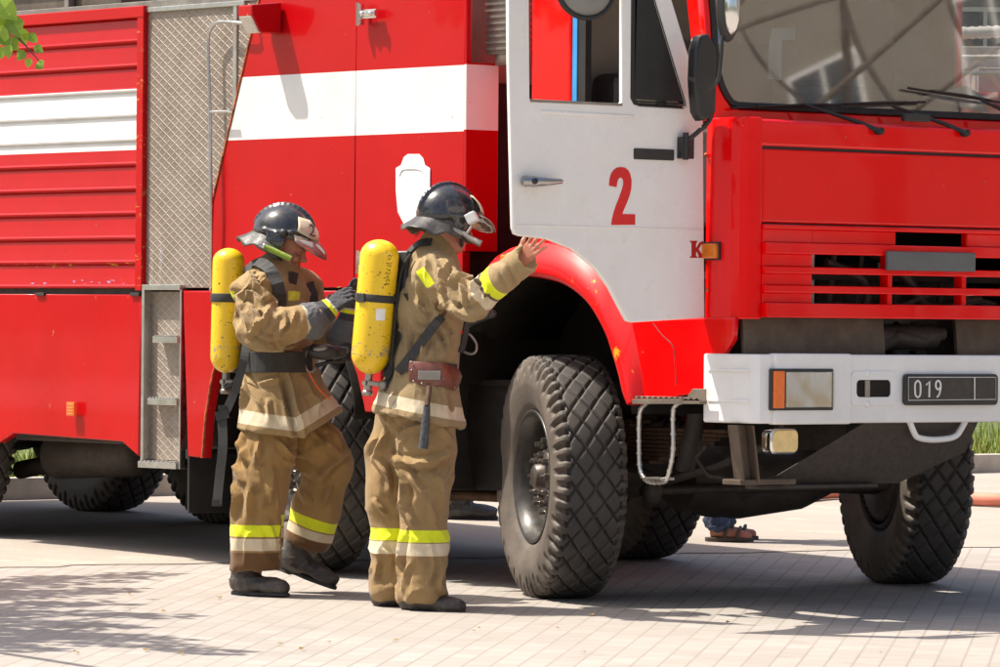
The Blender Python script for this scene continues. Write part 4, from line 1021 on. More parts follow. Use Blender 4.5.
# cloth with sewn bands: bands = [(attribute, lo, hi, colour)]
YEL = (.72, .78, .02); BEI = (.62, .52, .36)
def cloth(name, col, bands=(), dark=None, stain=0, stainz=None, rough=.85):
    t = NT(name); n = t.noise(3.5, 6, .6)
    c = t.mix(t.ramp(n, .3, .72), tuple(v*.82 for v in col), tuple(min(1, v*1.15) for v in col))
    if stain: c = t.mix(t.ramp(t.noise(5, 4, .6, t.mapping((1, 1, .7))), .55, .60, 0, stain), c, tuple(v*.45 for v in col))
    c = t.mix(t.ramp(t.noise(17, 7, .75), .55, .8, 0, .35), c, tuple(v*.5 for v in col))
    for (an, lo, hi, bc) in bands:
        at = t.node('Attribute'); at.attribute_name = an; f = at.outputs['Fac']
        m = t.math('MULTIPLY', t.math('GREATER_THAN', f, lo), t.math('LESS_THAN', f, hi))
        dn = t.ramp(t.noise(12, 6, .7), .4, .8, 0, .35); b2 = t.mix(dn, bc, tuple(v*.55 for v in bc)); c = t.mix(m, c, b2)
    t.base(c); t.rough(rough); t.p.inputs['Specular IOR Level'].default_value = .25
    t.p.inputs['Sheen Weight'].default_value = .15
    wv = t.noise(420, 2, .5); b = t.bump(t.noise(22, 6, .65, t.mapping((1, 1, .55), rot=(0, .5, 0))), .6, .012); t.bump(wv, .25, .0015, b); return t.m
m_skin = NT('skin'); _t = m_skin; _n = _t.noise(18, 5, .6)
_t.base(_t.mix(_t.ramp(_n, .3, .7), (.34, .13, .08), (.47, .20, .13))); _t.rough(.45); _t.p.inputs['Subsurface Weight'].default_value = .12; _t.p.inputs['Subsurface Radius'].default_value = (.02, .008, .004); _t.bump(_t.noise(160, 4), .2, .001); m_skin = _t.m
m_strap = M('webbing_strap', (.035, .034, .034), .7, var=.3, bump=.4, bscale=300)
m_helmet = M('helmet_shell', (.016, .017, .021), .22, 0, .5, .4, 10, .03, 40, rvar=.10, dust=.2, dustcol=(.16, .15, .14))
m_leath = M('black_leather', (.03, .029, .030), .5, var=.4, vscale=12, bump=.25, bscale=50, dust=.5, dustcol=(.13, .11, .09))
m_boot = M('worn_boot', (.035, .030, .027), .5, var=.4, vscale=14, bump=.3, bscale=40, dust=.6, dustcol=(.16, .12, .09))
m_brownl = M('brown_leather', (.16, .045, .028), .4, 0, .2, .3, 14, .3, 60, dust=.2)
m_ytank = None
def tank_mat():
    t = NT('yellow_cylinder_paint'); c = t.mix(t.ramp(t.noise(4, 5), .3, .7), (.80, .50, .008), (.86, .57, .015))
    c = t.mix(t.ramp(t.noise(60, 4, .6), .63, .66), c, (.10, .07, .03)); x, y, z = t.xyz()
    sc = t.ramp(t.noise(14, 7, .8), .52, .58); c = t.mix(t.math('MULTIPLY', sc, t.math('LESS_THAN', t.math('ABSOLUTE', t.math('ADD', z, .19)), .028)), c, (.28, .24, .2))
    c = t.mix(t.ramp(t.noise(11, 8, .75), .62, .7, 0, .5), c, (.55, .32, .05)); t.base(c); t.rough(.35); t.p.inputs['Coat Weight'].default_value = .2; return t.m
m_ytank = tank_mat()
m_visor = glass_mat('clear_visor', (.80, .68, .62), .16, .25)

def hand(s, wr, d, pn, side, L=.185, curls=(.2, .2, .25, .3), spread=.10, thumb=(.6, .3), k=.006, fat=1.0):
    """wr wrist, d direction wrist to knuckles, pn palm normal (palm faces it), side +1/-1: where the thumb is (along pn x d)"""
    wr = np.array(wr, float); d = np.array(d, float); d /= np.linalg.norm(d); pn = np.array(pn, float); pn -= d*(pn@d); pn /= np.linalg.norm(pn)
    u = np.cross(pn, d)*side                       # towards the thumb
    P = L*.52; F = [.43, .47, .44, .35]
    wv = .078*fat
    for j in range(4):
        off = (1.5-j)/3*wv*.74; s.cone(wr+u*off*.55+d*.01, wr+d*P*(1-.05*abs(j-1))+u*off, .0165*fat, .0125*fat, .012, (pn, 1.15))
    s.cone(wr-d*.02, wr+d*.02, .026*fat, .026*fat, .015, (pn, 1.25))
    for j in range(4):
        off = (1.5-j)/3*wv*.78; a = spread*(1.5-j)/1.5; base = wr+d*P*(1-.04*abs(j-1))+u*off
        dd = d*math.cos(a)+u*math.sin(a); ln = L*F[j]; cur = curls[j]; p = base; ang = cur*.6; r0 = .0094*fat
        for i, (fr_, rr) in enumerate(((.45, .96), (.30, .90), (.25, .80))):
            v = dd*math.cos(ang)+pn*math.sin(ang); q = p+v*ln*fr_; s.cone(p, q, r0*(1.0 if i == 0 else rr+.04), r0*rr, k); p = q; ang += cur*1.1
    tb = wr+d*P*.28+u*wv*.38; op, cu = thumb; v = d*math.cos(op)+u*math.sin(op)*.9+pn*.25; v /= np.linalg.norm(v)
    q = tb+v*L*.20; s.cone(wr+d*P*.18+u*wv*.2, q, .017*fat, .0135*fat, .010); v2 = v*math.cos(cu)+(d*.8+pn*.5)*math.sin(cu); v2 /= np.linalg.norm(v2)
    q2 = q+v2*L*.18; s.cone(q, q2, .0120*fat, .0108*fat, k); v3 = v2*math.cos(cu*.6)+pn*math.sin(cu*.6)*.6; q3 = q2+v3/np.linalg.norm(v3)*L*.14; s.cone(q2, q3, .0110*fat, .0085*fat, k)

def head(s, c, f, up, sc=1.0):
    """c centre of the skull, f facing, up"""
    c = np.array(c, float); f = np.array(f, float); f /= np.linalg.norm(f); up = np.array(up, float); up -= f*(up@f); up /= np.linalg.norm(up); r = np.cross(f, up)
    A = np.stack([f, r, up], -1); q = lambda a, b, z: c+(f*a+r*b+up*z)*sc
    s.ell(q(-.01, 0, .03), np.array([.096, .076, .090])*sc, .02, A); s.ell(q(.03, 0, -.035), np.array([.062, .058, .078])*sc, .03, A)
    s.cone(q(.045, .028, -.088), q(.045, -.028, -.088), .026*sc, .026*sc, .02); s.ell(q(.068, 0, -.092), np.array([.018, .02, .016])*sc, .012, A)   # jaw, chin
    s.cone(q(.084, 0, .006), q(.108, 0, -.026), .009*sc, .0125*sc, .010); s.ell(q(.098, .011, -.029), np.array([.010, .007, .007])*sc, .006, A); s.ell(q(.098, -.011, -.029), np.array([.010, .007, .007])*sc, .006, A)
    s.cone(q(.083, -.030, .017), q(.083, .030, .017), .008*sc, .008*sc, .010)                                                                     # brow
    s.ell(q(.080, .045, -.030), np.array([.02, .02, .02])*sc, .02, A); s.ell(q(.060, -.045, -.030), np.array([.02, .02, .02])*sc, .02, A)
    for b in (-.031, .031):
        s.ell(q(.090, b, -.001), np.array([.012, .014, .010])*sc, .006, A, 'sub'); s.ell(q(.0795, b, -.001), np.array([.0115, .0125, .0105])*sc, .003, A)
    s.cone(q(.090, -.019, -.056), q(.090, .019, -.056), .0050*sc, .0050*sc, .004); s.cone(q(.089, -.016, -.066), q(.089, .016, -.066), .0062*sc, .0062*sc, .004)   # lips
    s.cone(q(.100, -.016, -.0605), q(.100, .016, -.0605), .0035*sc, .0035*sc, .002, op='sub')
    for b in (-.078, .078): s.ell(q(-.008, b, -.012), np.array([.017, .008, .030])*sc, .006, A); s.ell(q(-.004, b*1.08, -.010), np.array([.009, .005, .018])*sc, .003, A, 'sub')
    return A

def tube_obj(name, pts, r, mat, parent, n=10, sm=5):
    m = MB(); m.tube(smooth_path(pts, sm) if sm else pts, r, n); return m.build(name, mat, parent)
def ribbon(mb, pts, nrm, w_, th=.004, sm=6):
    """flat strap along pts, lying against a surface with normals nrm (one vector or one per point)"""
    P = smooth_path(pts, sm) if sm else [Vector(p) for p in pts]; n = len(P)
    if hasattr(nrm[0], '__len__'):
        NN = smooth_path(nrm, sm) if sm else [Vector(v) for v in nrm]
    else: NN = [Vector(nrm)]*n
    vs = []; fs = []
    for i in range(n):
        t = (P[min(i+1, n-1)]-P[max(i-1, 0)]).normalized(); nn = (NN[i]-t*NN[i].dot(t)).normalized(); s_ = t.cross(nn)
        for a, b in ((-1, 0), (1, 0), (1, 1), (-1, 1)): vs.append(P[i]+s_*(a*w_/2)+nn*(b*th))
    for i in range(n-1):
        for k in range(4): fs.append((i*4+k, i*4+(k+1) % 4, (i+1)*4+(k+1) % 4, (i+1)*4+k))
    fs += [(0, 1, 2, 3), tuple(range(4*n-4, 4*n))]
    return mb.add(vs, fs)
def ribbon_on(mb, mes, pts, dirs, w_, th=.005, lift=.006, n=6):
    P = smooth_path(pts, n); D = smooth_path(dirs, n) if hasattr(dirs[0], '__len__') else [Vector(dirs)]*len(P)
    q_, n_ = wrap_on(mes, P, D, 0.0)
    for _ in range(3): 
        q2 = [q_[0]]+[(q_[i-1]+q_[i]*2+q_[i+1])/4 for i in range(1, len(q_)-1)]+[q_[-1]]
        q_ = [a if (a-b).dot(d.normalized()) > 0 else a*.25+b*.75 for a, b, d in zip(q2, q_, D)]
    q_ = [a+d.normalized()*lift for a, d in zip(q_, D)]; n_ = [(a*.3+d.normalized()).normalized() for a, d in zip(n_, D)]
    return ribbon(mb, q_, n_, w_, th, sm=0)
def wrap_on(me_list, pts, out_dir, lift=.004):
    """drop points on meshes by ray: from point+out_dir*.3 back towards it"""
    from mathutils.bvhtree import BVHTree
    res = []; nn = []
    trees = [BVHTree.FromPolygons([v.co for v in me.vertices], [tuple(p.vertices) for p in me.polygons]) for me in me_list]
    for i, p in enumerate(pts):
        p = Vector(p); o = Vector(out_dir[i] if hasattr(out_dir[0], '__len__') else out_dir).normalized(); best = None
        for tr in trees:
            hitp, nrm, idx, dist = tr.ray_cast(p+o*.6, -o)
            if hitp is not None and (best is None or dist < best[0]): best = (dist, hitp, nrm)
        if best: 
            n_ = best[2] if best[2].dot(o) > 0 else -best[2]; res.append(best[1]+n_*lift); nn.append((n_+o*.6).normalized())
        else: res.append(p); nn.append(o)
    return res, nn
RZ = math.atan2(R0.y, R0.x)                     # local x = photo right, local y = away from the viewer

def boot(name, parent, ankle, toe_dir, L=.30, pitch=0.0, top=.16, mat=None, tilt=0):
    """ankle point at floor height under the ankle"""
    a = np.array(ankle, float); d = np.array(tuple(toe_dir)+(0.0,), float); d /= np.linalg.norm(d); up = np.array([0, 0, 1.])
    fwd = d*math.cos(pitch)+up*math.sin(pitch); upv = up*math.cos(pitch)-d*math.sin(pitch); r = np.cross(fwd, upv)
    q = lambda x, z, y=0: a+fwd*x+upv*z+r*y
    s = SDF(a-.38, a+.38, .0055)
    s.cone(q(-.045, .055), q(.02, .06), .047, .05, .03, (r, 1.1)); s.cone(q(.02, .055), q(.14, .042), .05, .043, .03, (upv, 1.15)); s.cone(q(.14, .040), q(.185, .040), .046, .042, .02, (upv, 1.2))
    s.cone(q(-.01, .08), q(-.015, top), .058, .066, .03)
    s.halfspace(q(0, .012), -upv)
    me = s.mesh('upper'); folds(me, [(axis_frame(upv, 30, 9), .004, None, 3)], 2)
    root = empty(name, (0, 0, 0), 0, parent); mobj('upper', me, mat or m_boot, root)
    out = []; 
    for k in range(28):
        t = 2*math.pi*k/28; cx_ = .072+math.cos(t)*.158; w_ = .046 if math.cos(t) > -.1 else .040
        w_ *= 1-.12*math.exp(-((cx_-.03)/.04)**2); out.append((cx_, math.sin(t)*w_*1.0 if abs(math.cos(t)) < .9 else math.sin(t)*w_*1.1))
    m = MB(); m.prism([q(x, 0, y) for x, y in out], tuple(upv*.017)); 
    m.prism([q(x, -.008, y) for x, y in out if x < .01], tuple(upv*.01)); m.build('sole', m_rubber, root, .004)
    return root

def cylinder_pack(root_loc, top, bot, r, back, label, mirror=1, group='breathing apparatus cylinders on the firefighters backs'):
    """yellow cylinder with valve, band and buckle; own thing in local coords of the wearer"""
    root = empty('breathing_apparatus', root_loc, RZ); tag(root, label, 'air cylinder', group)
    top = Vector(top); bot = Vector(bot); ax = (top-bot).normalized(); L = (top-bot).length; o = (top+bot)/2; h = L/2
    pr = []
    for k in range(9): a = math.pi/2*k/8; pr.append((r*math.sin(a), -h+r*1.05*(1-math.cos(a))))
    for k in range(9): a = math.pi/2*k/8; pr.append((r*math.cos(a), h-r*.85*(1-math.sin(a))))
    pr[0] = (.018, -h)
    c_ = empty('cylinder_group', o, 0, root) if False else None
    m = MB(); m.lathe([(0, -h-.0)]+pr, (0, 0, 0), (0, 0, 1), 40); cy = m.build('cylinder', m_ytank, root); cy.location = o; cy.rotation_mode = 'QUATERNION'; cy.rotation_quaternion = Vector((0, 0, 1)).rotation_difference(ax)
    m = MB(); v = bot-ax*.01
    m.tube([bot+ax*.01, bot-ax*.045], .017, 12); m.tube([bot-ax*.045, bot-ax*.07], .020, 12); sd_ = Vector((-.6, -.75, 0)).normalized()*1.0
    m.tube([bot-ax*.04-sd_*.03, bot-ax*.04+sd_*.03], .011, 10); m.lathe([(0, -.012), (.022, -.012), (.025, 0), (.022, .012), (0, .012)], bot-ax*.085, tuple(ax), 12)
    m.tube([bot-ax*.04+Vector((.0, -.02, 0)), bot-ax*.045+Vector((.055, -.03, .0))], .012, 10); m.lathe([(0, -.02), (.018, -.02), (.020, 0), (.018, .015), (0, .015)], bot-ax*.048+Vector((.07, -.032, 0)), (1, -.3, 0), 12)
    m.build('valve', m_steel, root)
    return root, o, ax, L
class Wearer:
    def __init__(s, px, py, label, name='person', cat='firefighter', group=None):
        g = G(px, py); s.Z0 = (g-CAM).dot(F0); s.o = g
        s.root = empty(name, g, RZ); tag(s.root, label, cat, group)
    def P(s, px, py, d=0.0):
        w_ = CAM+ray(px, py)*(s.Z0+d)-s.o; return np.array([w_.dot(R0), w_.dot(F0), w_.z])
    def V(s, *a): return Vector(s.P(*a))

def helmet(fw, c, f, up, plate_txt=True, flap=.09):
    c = np.array(c, float); f = np.array(f, float); f /= np.linalg.norm(f); up = np.array(up, float); up -= f*(up@f); up /= np.linalg.norm(up); r = np.cross(f, up)
    A = np.stack([f, r, up], -1); q = lambda a, b, z: c+f*a+r*b+up*z; V3 = lambda a, b, z: Vector(q(a, b, z))
    root = empty('helmet', (0, 0, 0), 0, fw.root)
    s = SDF(c-.24, c+.24, .005)
    s.ell(q(-.012, 0, .0), (.148, .122, .138), 0, A)
    s.halfspace(q(0, 0, -.012), -up+f*.10)
    s.ell(q(-.012, 0, -.02), (.130, .104, .118), 0, A, 'sub')
    arc = [(a, b) for a, b in [(-.012+.152*math.cos(t), .142*math.sin(t)) for t in np.linspace(math.radians(28), math.radians(172), 16)]]
    for i in range(15): s.cone(q(arc[i][0], 0, arc[i][1]), q(arc[i+1][0], 0, arc[i+1][1]), .011, .011, .010)
    for sg in (-1, 1):
        pts = [(.105, .066, .045), (.06, .108, .025), (.0, .124, .005), (-.07, .110, .0), (-.13, .06, -.002)]
        for i in range(4): s.cone(q(pts[i][0], sg*pts[i][1], pts[i][2]), q(pts[i+1][0], sg*pts[i+1][1], pts[i+1][2]), .009, .009, .008)
        s.ell(q(.0, sg*.118, -.03), (.05, .014, .04), .012, A)
    me = s.mesh('helmet_shell'); set_co(me, lap(me, co_of(me), 2)); mobj('helmet_shell', me, m_helmet, root)
    # neck flap
    vs = []; fs = []; n = 30; m_ = 6
    for i in range(n+1):
        a = math.radians(72+216*i/n)
        for j in range(m_+1):
            t = j/m_; bb = 1+(.30+flap*2.6*math.exp(-((a-math.pi)/.9)**2))*t; wv = .010*math.sin(a*7+1)*t+.006*math.sin(a*13)*t
            vs.append(V3(-.012+.138*math.cos(a)*bb, .112*math.sin(a)*bb, -.012-.085*t+.02*t*t*math.cos(a)*-1+wv))
    for i in range(n):
        for j in range(m_): a0 = i*(m_+1)+j; fs.append((a0, a0+1, a0+m_+2, a0+m_+1))
    m = MB(); m.add(vs, fs, True); o = m.build('neck_flap', m_leath, root); so = o.modifiers.new('s', 'SOLIDIFY'); so.thickness = .004
    # visor: opaque pale forehead plate and clear shield
    def shield(z0, z1, grow0, grow1, half, mat, name, drop=0):
        vs = []; fs = []; n = 24; k = 6
        for i in range(n+1):
            a = math.radians(-half+2*half*i/n)
            for j in range(k+1):
                t = j/k; g_ = grow0+(grow1-grow0)*t; zz = z0+(z1-z0)*t-drop*t*(abs(a)/math.radians(half))**2*-1
                g_ += .014*math.sin(math.pi*t); vs.append(V3(-.008+(.150+g_)*math.cos(a), (.124+g_)*math.sin(a), zz))
        for i in range(n):
            for j in range(k): a0 = i*(k+1)+j; fs.append((a0, a0+1, a0+k+2, a0+k+1))
        m = MB(); m.add(vs, fs, True); o = m.build(name, mat, root); so = o.modifiers.new('s', 'SOLIDIFY'); so.thickness = .003; return o
    shield(.104, .020, -.046, .014, 54, m_vplate, 'visor_band', .02)
    shield(.020, -.050, .014, .075, 58, m_visor, 'visor', .045)
    m = MB()
    for sg in (-1, 1): m.lathe([(0, .012), (.016, .012), (.02, .004), (.02, -.01)], q(.03, sg*.126, .012), tuple(r*sg), 14)
    m.build('visor_pivot', m_black, root)
    m = MB(); pts = [V3(.02, sg_*.10, z) for sg_, z in ((-1, -.03),)]
    m.tube(smooth_path([V3(.0, -.104, -.03), V3(.02, -.088, -.09), V3(.045, -.055, -.125), V3(.055, 0, -.138), V3(.045, .055, -.125), V3(.02, .088, -.09), V3(.0, .104, -.03)]), .009, 8); m.build('chin_strap', m_strap, root)
    return root, q, (f, r, up)
m_vplate = M('visor_band_paint', (.56, .50, .36), .35, 0, .3, .15, 20)

def glove(fw, name, wr, d, pn, side, mat_attr=True, cuff=None, **kw):
    wr = np.array(wr, float); s = SDF(wr-.30, wr+.30, .0042)
    hand(s, wr, d, pn, side, L=.205, fat=1.28, **kw)
    if cuff is not None: s.cone(wr-np.array(d)/np.linalg.norm(d)*.01, wr, .04, .04, .02); s.cone(cuff, wr+np.array(d)*.0, .090, .052, .02)
    me = s.mesh(name); folds(me, [((np.eye(3)*40).tolist(), .003, None, 4)], 1)
    V = co_of(me); dd = np.array(d, float)/np.linalg.norm(d); attr(me, 'ht', (V-wr)@dd)
    return mobj(name, me, m_glove, fw.root)
m_glove = cloth('glove_cloth', (.055, .055, .062), [('ht', .022, .040, YEL), ('ht', .040, .047, (.5, .5, .5)), ('ht', -.20, -.012, (.115, .12, .13))])

def dress(fw, nm, torso, sleeves, sub, fold_w, bands, col, vox=.0068, extra=None, lo=(-.55, -.75, .2), hi=(.75, .55, 1.75)):
    s = SDF(lo, hi, vox)
    for c_ in torso: s.cone(*c_[:5], flat=c_[5] if len(c_) > 5 else None)
    for sl in sleeves:
        for i in range(len(sl)-1): s.cone(sl[i][0], sl[i+1][0], sl[i][1], sl[i+1][1], .025)
    if extra: extra(s)
    return s
JK = (.295, .210, .105); TRS = (.295, .190, .082)

# =============================== firefighter holding the door
F2 = Wearer(418, 608, 'firefighter with bare hand raised to the edge of the open white cab door')
P = F2.P; X_ = np.array([1., 0, 0]); 
sh, el_, wr = P(436, 277, -.16), P(470, 303, -.34), P(517, 266, -.50)
cuffE = P(524, 261, -.525); hd_ = (P(530, 251, -.54)-P(519, 265, -.505))
fs_, fe_, fw_ = P(440, 275, .18), P(444, 325, .26), P(446, 330, .17)
def jacket2():
    s = SDF((-.42, -.85, .72), (.62, .50, 1.78), .0056); fx = (X_+np.array([0, .45, 0]), 1.25)
    s.cone(P(418, 418), P(422, 372), .262, .195, .04, (X_, 1.30)); s.cone(P(423, 370), P(428, 310), .178, .195, .04, fx); s.cone(P(428, 310), P(431, 278), .195, .150, .05, fx)
    s.cone(P(437, 276, -.13), P(438, 273, .14), .088, .088, .05); s.cone(P(435, 268), P(439, 243, .01), .10, .072, .04)
    s.cone(sh, el_, .088, .078, .03); s.cone(el_, wr, .078, .064, .025); s.cone(wr, cuffE, .064, .064, .02)
    s.cone(fs_, fe_, .085, .075, .03); s.cone(fe_, fw_, .075, .058, .025)
    a = (cuffE-wr); a /= np.linalg.norm(a); s.cone(cuffE+a*.055, cuffE+a*.12, .066, .066, .0, op='sub')
    s.halfspace(P(420, 419), P(414, 460)-P(422, 419)+np.array([0.00, 0, -.0]))     # slanting hem
    s.ell(P(441, 236, .01), (.055, .055, .03), .0, op='sub')
    me = s.mesh('jacket'); a1, a2 = near_seg(sh, el_, .16), near_seg(el_, wr, .14); tor = near_seg(P(420, 400), P(430, 290), .34)
    folds(me, [(axis_frame(el_-sh+np.array([.05, 0, .1]), 8, 2.5), .012, a1, 3), (axis_frame(wr-el_+np.array([0, 0, .1]), 8, 2.5), .010, a2, 11),
               (lines((.55, 0, 1), 1.2, 6), .014, tor, 17), (lines((.1, 0, 1), 1.5, 6), .012, near_seg(P(410, 400), P(430, 425), .25), 40)], 2)
    strokes(me, F2, [((427, 260), (428, 275), (433, 296), (437, 314)), ((433, 257), (441, 275), (442, 290), (444, 296)), (1.3, 1, (441, 261), (448, 266), (443, 275), (446, 296)), (1.3, 1, (467, 274), (457, 278), (451, 288), (456, 305)), (1.2, .9, (474, 276), (463, 282), (463, 293), (465, 307)),
        (1, .8, (479, 280), (472, 289)), (1, 1.2, (435, 297), (450, 308), (468, 314), (490, 306)), (.9, 1, (409, 281), (413, 296), (420, 308), (427, 318)), (.8, .9, (417, 284), (421, 308)), (1, 1, (446, 300), (440, 312), (432, 322)), (1, 1.1, (438, 320), (447, 335), (446, 354)), (.9, 1, (432, 330), (441, 345), (443, 358)),
        (.9, 1, (425, 340), (422, 355)), (.8, 1, (410, 320), (418, 330), (430, 333)), (.9, 1, (408, 330), (409, 352)), (.8, .9, (395, 392), (389, 405)), (1, 1, (436, 390), (440, 410)), (.9, 1.2, (455, 390), (459, 412)), (.7, .8, (487, 290), (482, 304)), (.8, .8, (502, 268), (512, 290)), (.8, .8, (472, 268), (486, 268))], amp=.026); me = crisp(me, .16)
    V = co_of(me); dn = P(414, 460)-P(422, 419); dn /= np.linalg.norm(dn); h = (P(420, 419)-V)@(-dn)*-1
    attr(me, 'hem', (V-P(420, 419))@dn); attr(me, 'sl', seg_t(V, el_, wr, .115))
    x0 = P(426, 278)[0]; z0 = P(426, 278)[2]; u = (V[:, 0]-x0); w2 = (V[:, 2]-z0); 
    m_ = np.maximum(np.abs(u*.75+w2*.55)/.020, np.abs(-u*.55+w2*.75)/.042); attr(me, 'pt', np.where(V[:, 1] < -.03, m_, 5.))
    b = [('hem', -.085, -.028, BEI), ('sl', .075, .125, BEI), ('sl', .125, .142, (.12, .08, .05)), ('sl', .142, .190, YEL), ('pt', -1, 1, YEL)]
    mobj('jacket', me, cloth('jacket_cloth', JK, b), F2.root); return me
me_j2 = jacket2()
def trousers2():
    s = SDF((-.42, -.42, -.02), (.42, .42, 1.02), .0058)
    N = [(P(427, 400, -.08), .118), (P(427, 450, -.10), .124), (P(424, 495, -.11), .116), (P(424, 545, -.11), .108), (P(422, 592, -.11), .106)]
    F = [(P(406, 405, .08), .112), (P(397, 450, .10), .112), (P(394, 495, .10), .104), (P(393, 545, .10), .098), (P(392, 588, .10), .094)]
    for L in (N, F): 
        for i in range(4): s.cone(L[i][0], L[i+1][0], L[i][1], L[i+1][1], .03)
    s.cone(P(420, 385), P(418, 405), .14, .15, .05)
    s.halfspace(P(420, 600), (.0, 0, -1))
    for L in (N, F): p = L[-1][0]; s.cone((p[0], p[1], .0), (p[0], p[1], .03), .068, .060, 0, op='sub')
    me = s.mesh('trousers'); 
    folds(me, [(lines((.35, 0, 1), 1.2, 6), .016, None, 2), (lines((1, 0, .75), 1.8, 6), .010, None, 31), (lines((1, 0, -.2), 3, 10), .008, near_seg(P(405, 560), P(405, 600), .2), 51)], 2)
    strokes(me, F2, [(1.5, 1.2, (396, 459), (403, 475), (405, 493), (401, 510)), (1.2, 1.2, (396, 459), (412, 479), (423, 493)), (1.2, 1.2, (399, 443), (408, 430), (432, 423)), (-1, 1.6, (400, 466), (417, 470), (437, 467), (453, 457)), (1, 1.3, (396, 459), (417, 461), (437, 457), (453, 449)),
        (1.2, 1.2, (374, 459), (380, 445), (385, 434)), (1.4, 1.1, (375, 459), (388, 475), (389, 492)), (1, 1, (374, 501), (387, 515)), (1, 1.3, (452, 457), (443, 479), (444, 497)), (1, 1, (403, 502), (416, 527)), (1, 1, (404, 527), (400, 552), (399, 580)), (1, 1, (448, 560), (439, 580), (446, 592)),
        (.8, 1, (378, 560), (375, 580)), (.9, 1, (382, 548), (390, 556)), (.8, 1, (412, 560), (405, 575), (404, 590)), (.7, 1, (430, 540), (434, 560), (430, 580)), (.8, 1.2, (430, 500), (436, 520)), (1, 1, (380, 410), (392, 425), (398, 440)), (.8, 1, (440, 425), (452, 440))], amp=.022); me = crisp(me, .16)
    V = co_of(me); attr(me, 'bz', V[:, 2]); zz = lambda y: P(420, y)[2]
    t_b = [('bz', zz(540.5), zz(528.5), YEL), ('bz', zz(554), zz(541.5), BEI)]
    mobj('trousers', me, cloth('trouser_cloth', TRS, t_b, stain=.35), F2.root)
trousers2()
boot('boot', F2.root, (*P(418, 612, -.12)[:2], P(418, 614, -.12)[2]), (.93, -.36), top=.11)
boot('boot', F2.root, (*P(391, 608, .10)[:2], P(391, 609.5, .10)[2]), (.95, .0), top=.07)
def body(fw, parts, hd, bare, lo, hi, vox=.005):
    s = SDF(lo, hi, vox)
    for c_ in parts: s.cone(*c_)
    A = head(s, *hd)
    for h in bare: hand(s, *h[0], **h[1])
    me = s.mesh('body'); set_co(me, lap(me, co_of(me), 1, .35)); return mobj('body', me, m_skin, fw.root)
h2c = P(449, 226, .0); h2f = np.array([.82, .50, -.12]); h2u = np.array([.10, .0, 1.])
pn2 = np.array([.55, .80, .05])
body(F2, [(P(418, 400), P(428, 300), .09, .10, .05), (P(428, 300), P(433, 280), .10, .07, .05), (P(435, 278, -.13), P(438, 275, .14), .035, .035, .04), (P(434, 272), P(445, 238), .062, .058, .04),
          (sh, el_, .05, .042, .03), (el_, wr, .042, .028, .02), (wr, P(519, 264, -.51), .028, .027, .015), (fs_, fe_, .05, .042, .03), (fe_, fw_, .042, .03, .02), (fw_, P(447, 330, .16), .03, .03, .02),
          (P(428, 405, -.09), P(424, 495, -.11), .09, .06, .05), (P(424, 495, -.11), P(418, 596, -.11), .06, .045, .03), (P(404, 405, .09), P(394, 495, .1), .09, .06, .05), (P(394, 495, .1), P(388, 596, .1), .06, .045, .03)],
     (h2c, h2f, h2u), [((P(519, 265, -.505), hd_, pn2, -1), dict(L=.185, curls=(.06, .10, .15, .25), spread=.16, thumb=(.7, .3), fat=.95)), ((P(447, 330, .155), (.35, -.9, 0), (0, 0, -1), 1), dict(curls=(.8, .8, .8, .8)))],
     (-.45, -.85, -.05), (.65, .45, 1.90))
hroot, hq, hA = helmet(F2, P(450, 216, .0), (.80, .52, -.10), (.12, 0, 1.), flap=.11)
def kit2():
    R_ = F2.root; V = F2.V; m = MB()
    # helmet lamp and torch
    m.obox(V(472, 218, -.14), (.022, .004, .012), (.006, .014, -.003), (-.011, .004, .021)); o = m.build('helmet_lamp', m_greyplastic, hroot, .006)
    m = MB(); m.tube([V(463, 233, -.13), V(469, 238, -.14), V(481, 244, -.15)], [.012, .013, .016], 14); m.tube([V(452, 229, -.125), V(463, 234, -.13)], .014, 10)
    m.tube([V(472, 226, -.13), V(466, 235, -.135)], .007, 8); m.build('helmet_torch', m_steel, hroot)
    m = MB(); m.obox(V(443.5, 207, -.123), (.012, .0, -.0), (0, .001, 0), (0, 0, .012)); d_ = m.build('helmet_badge', m_worn, hroot); d_.hide_render = False
kit2()

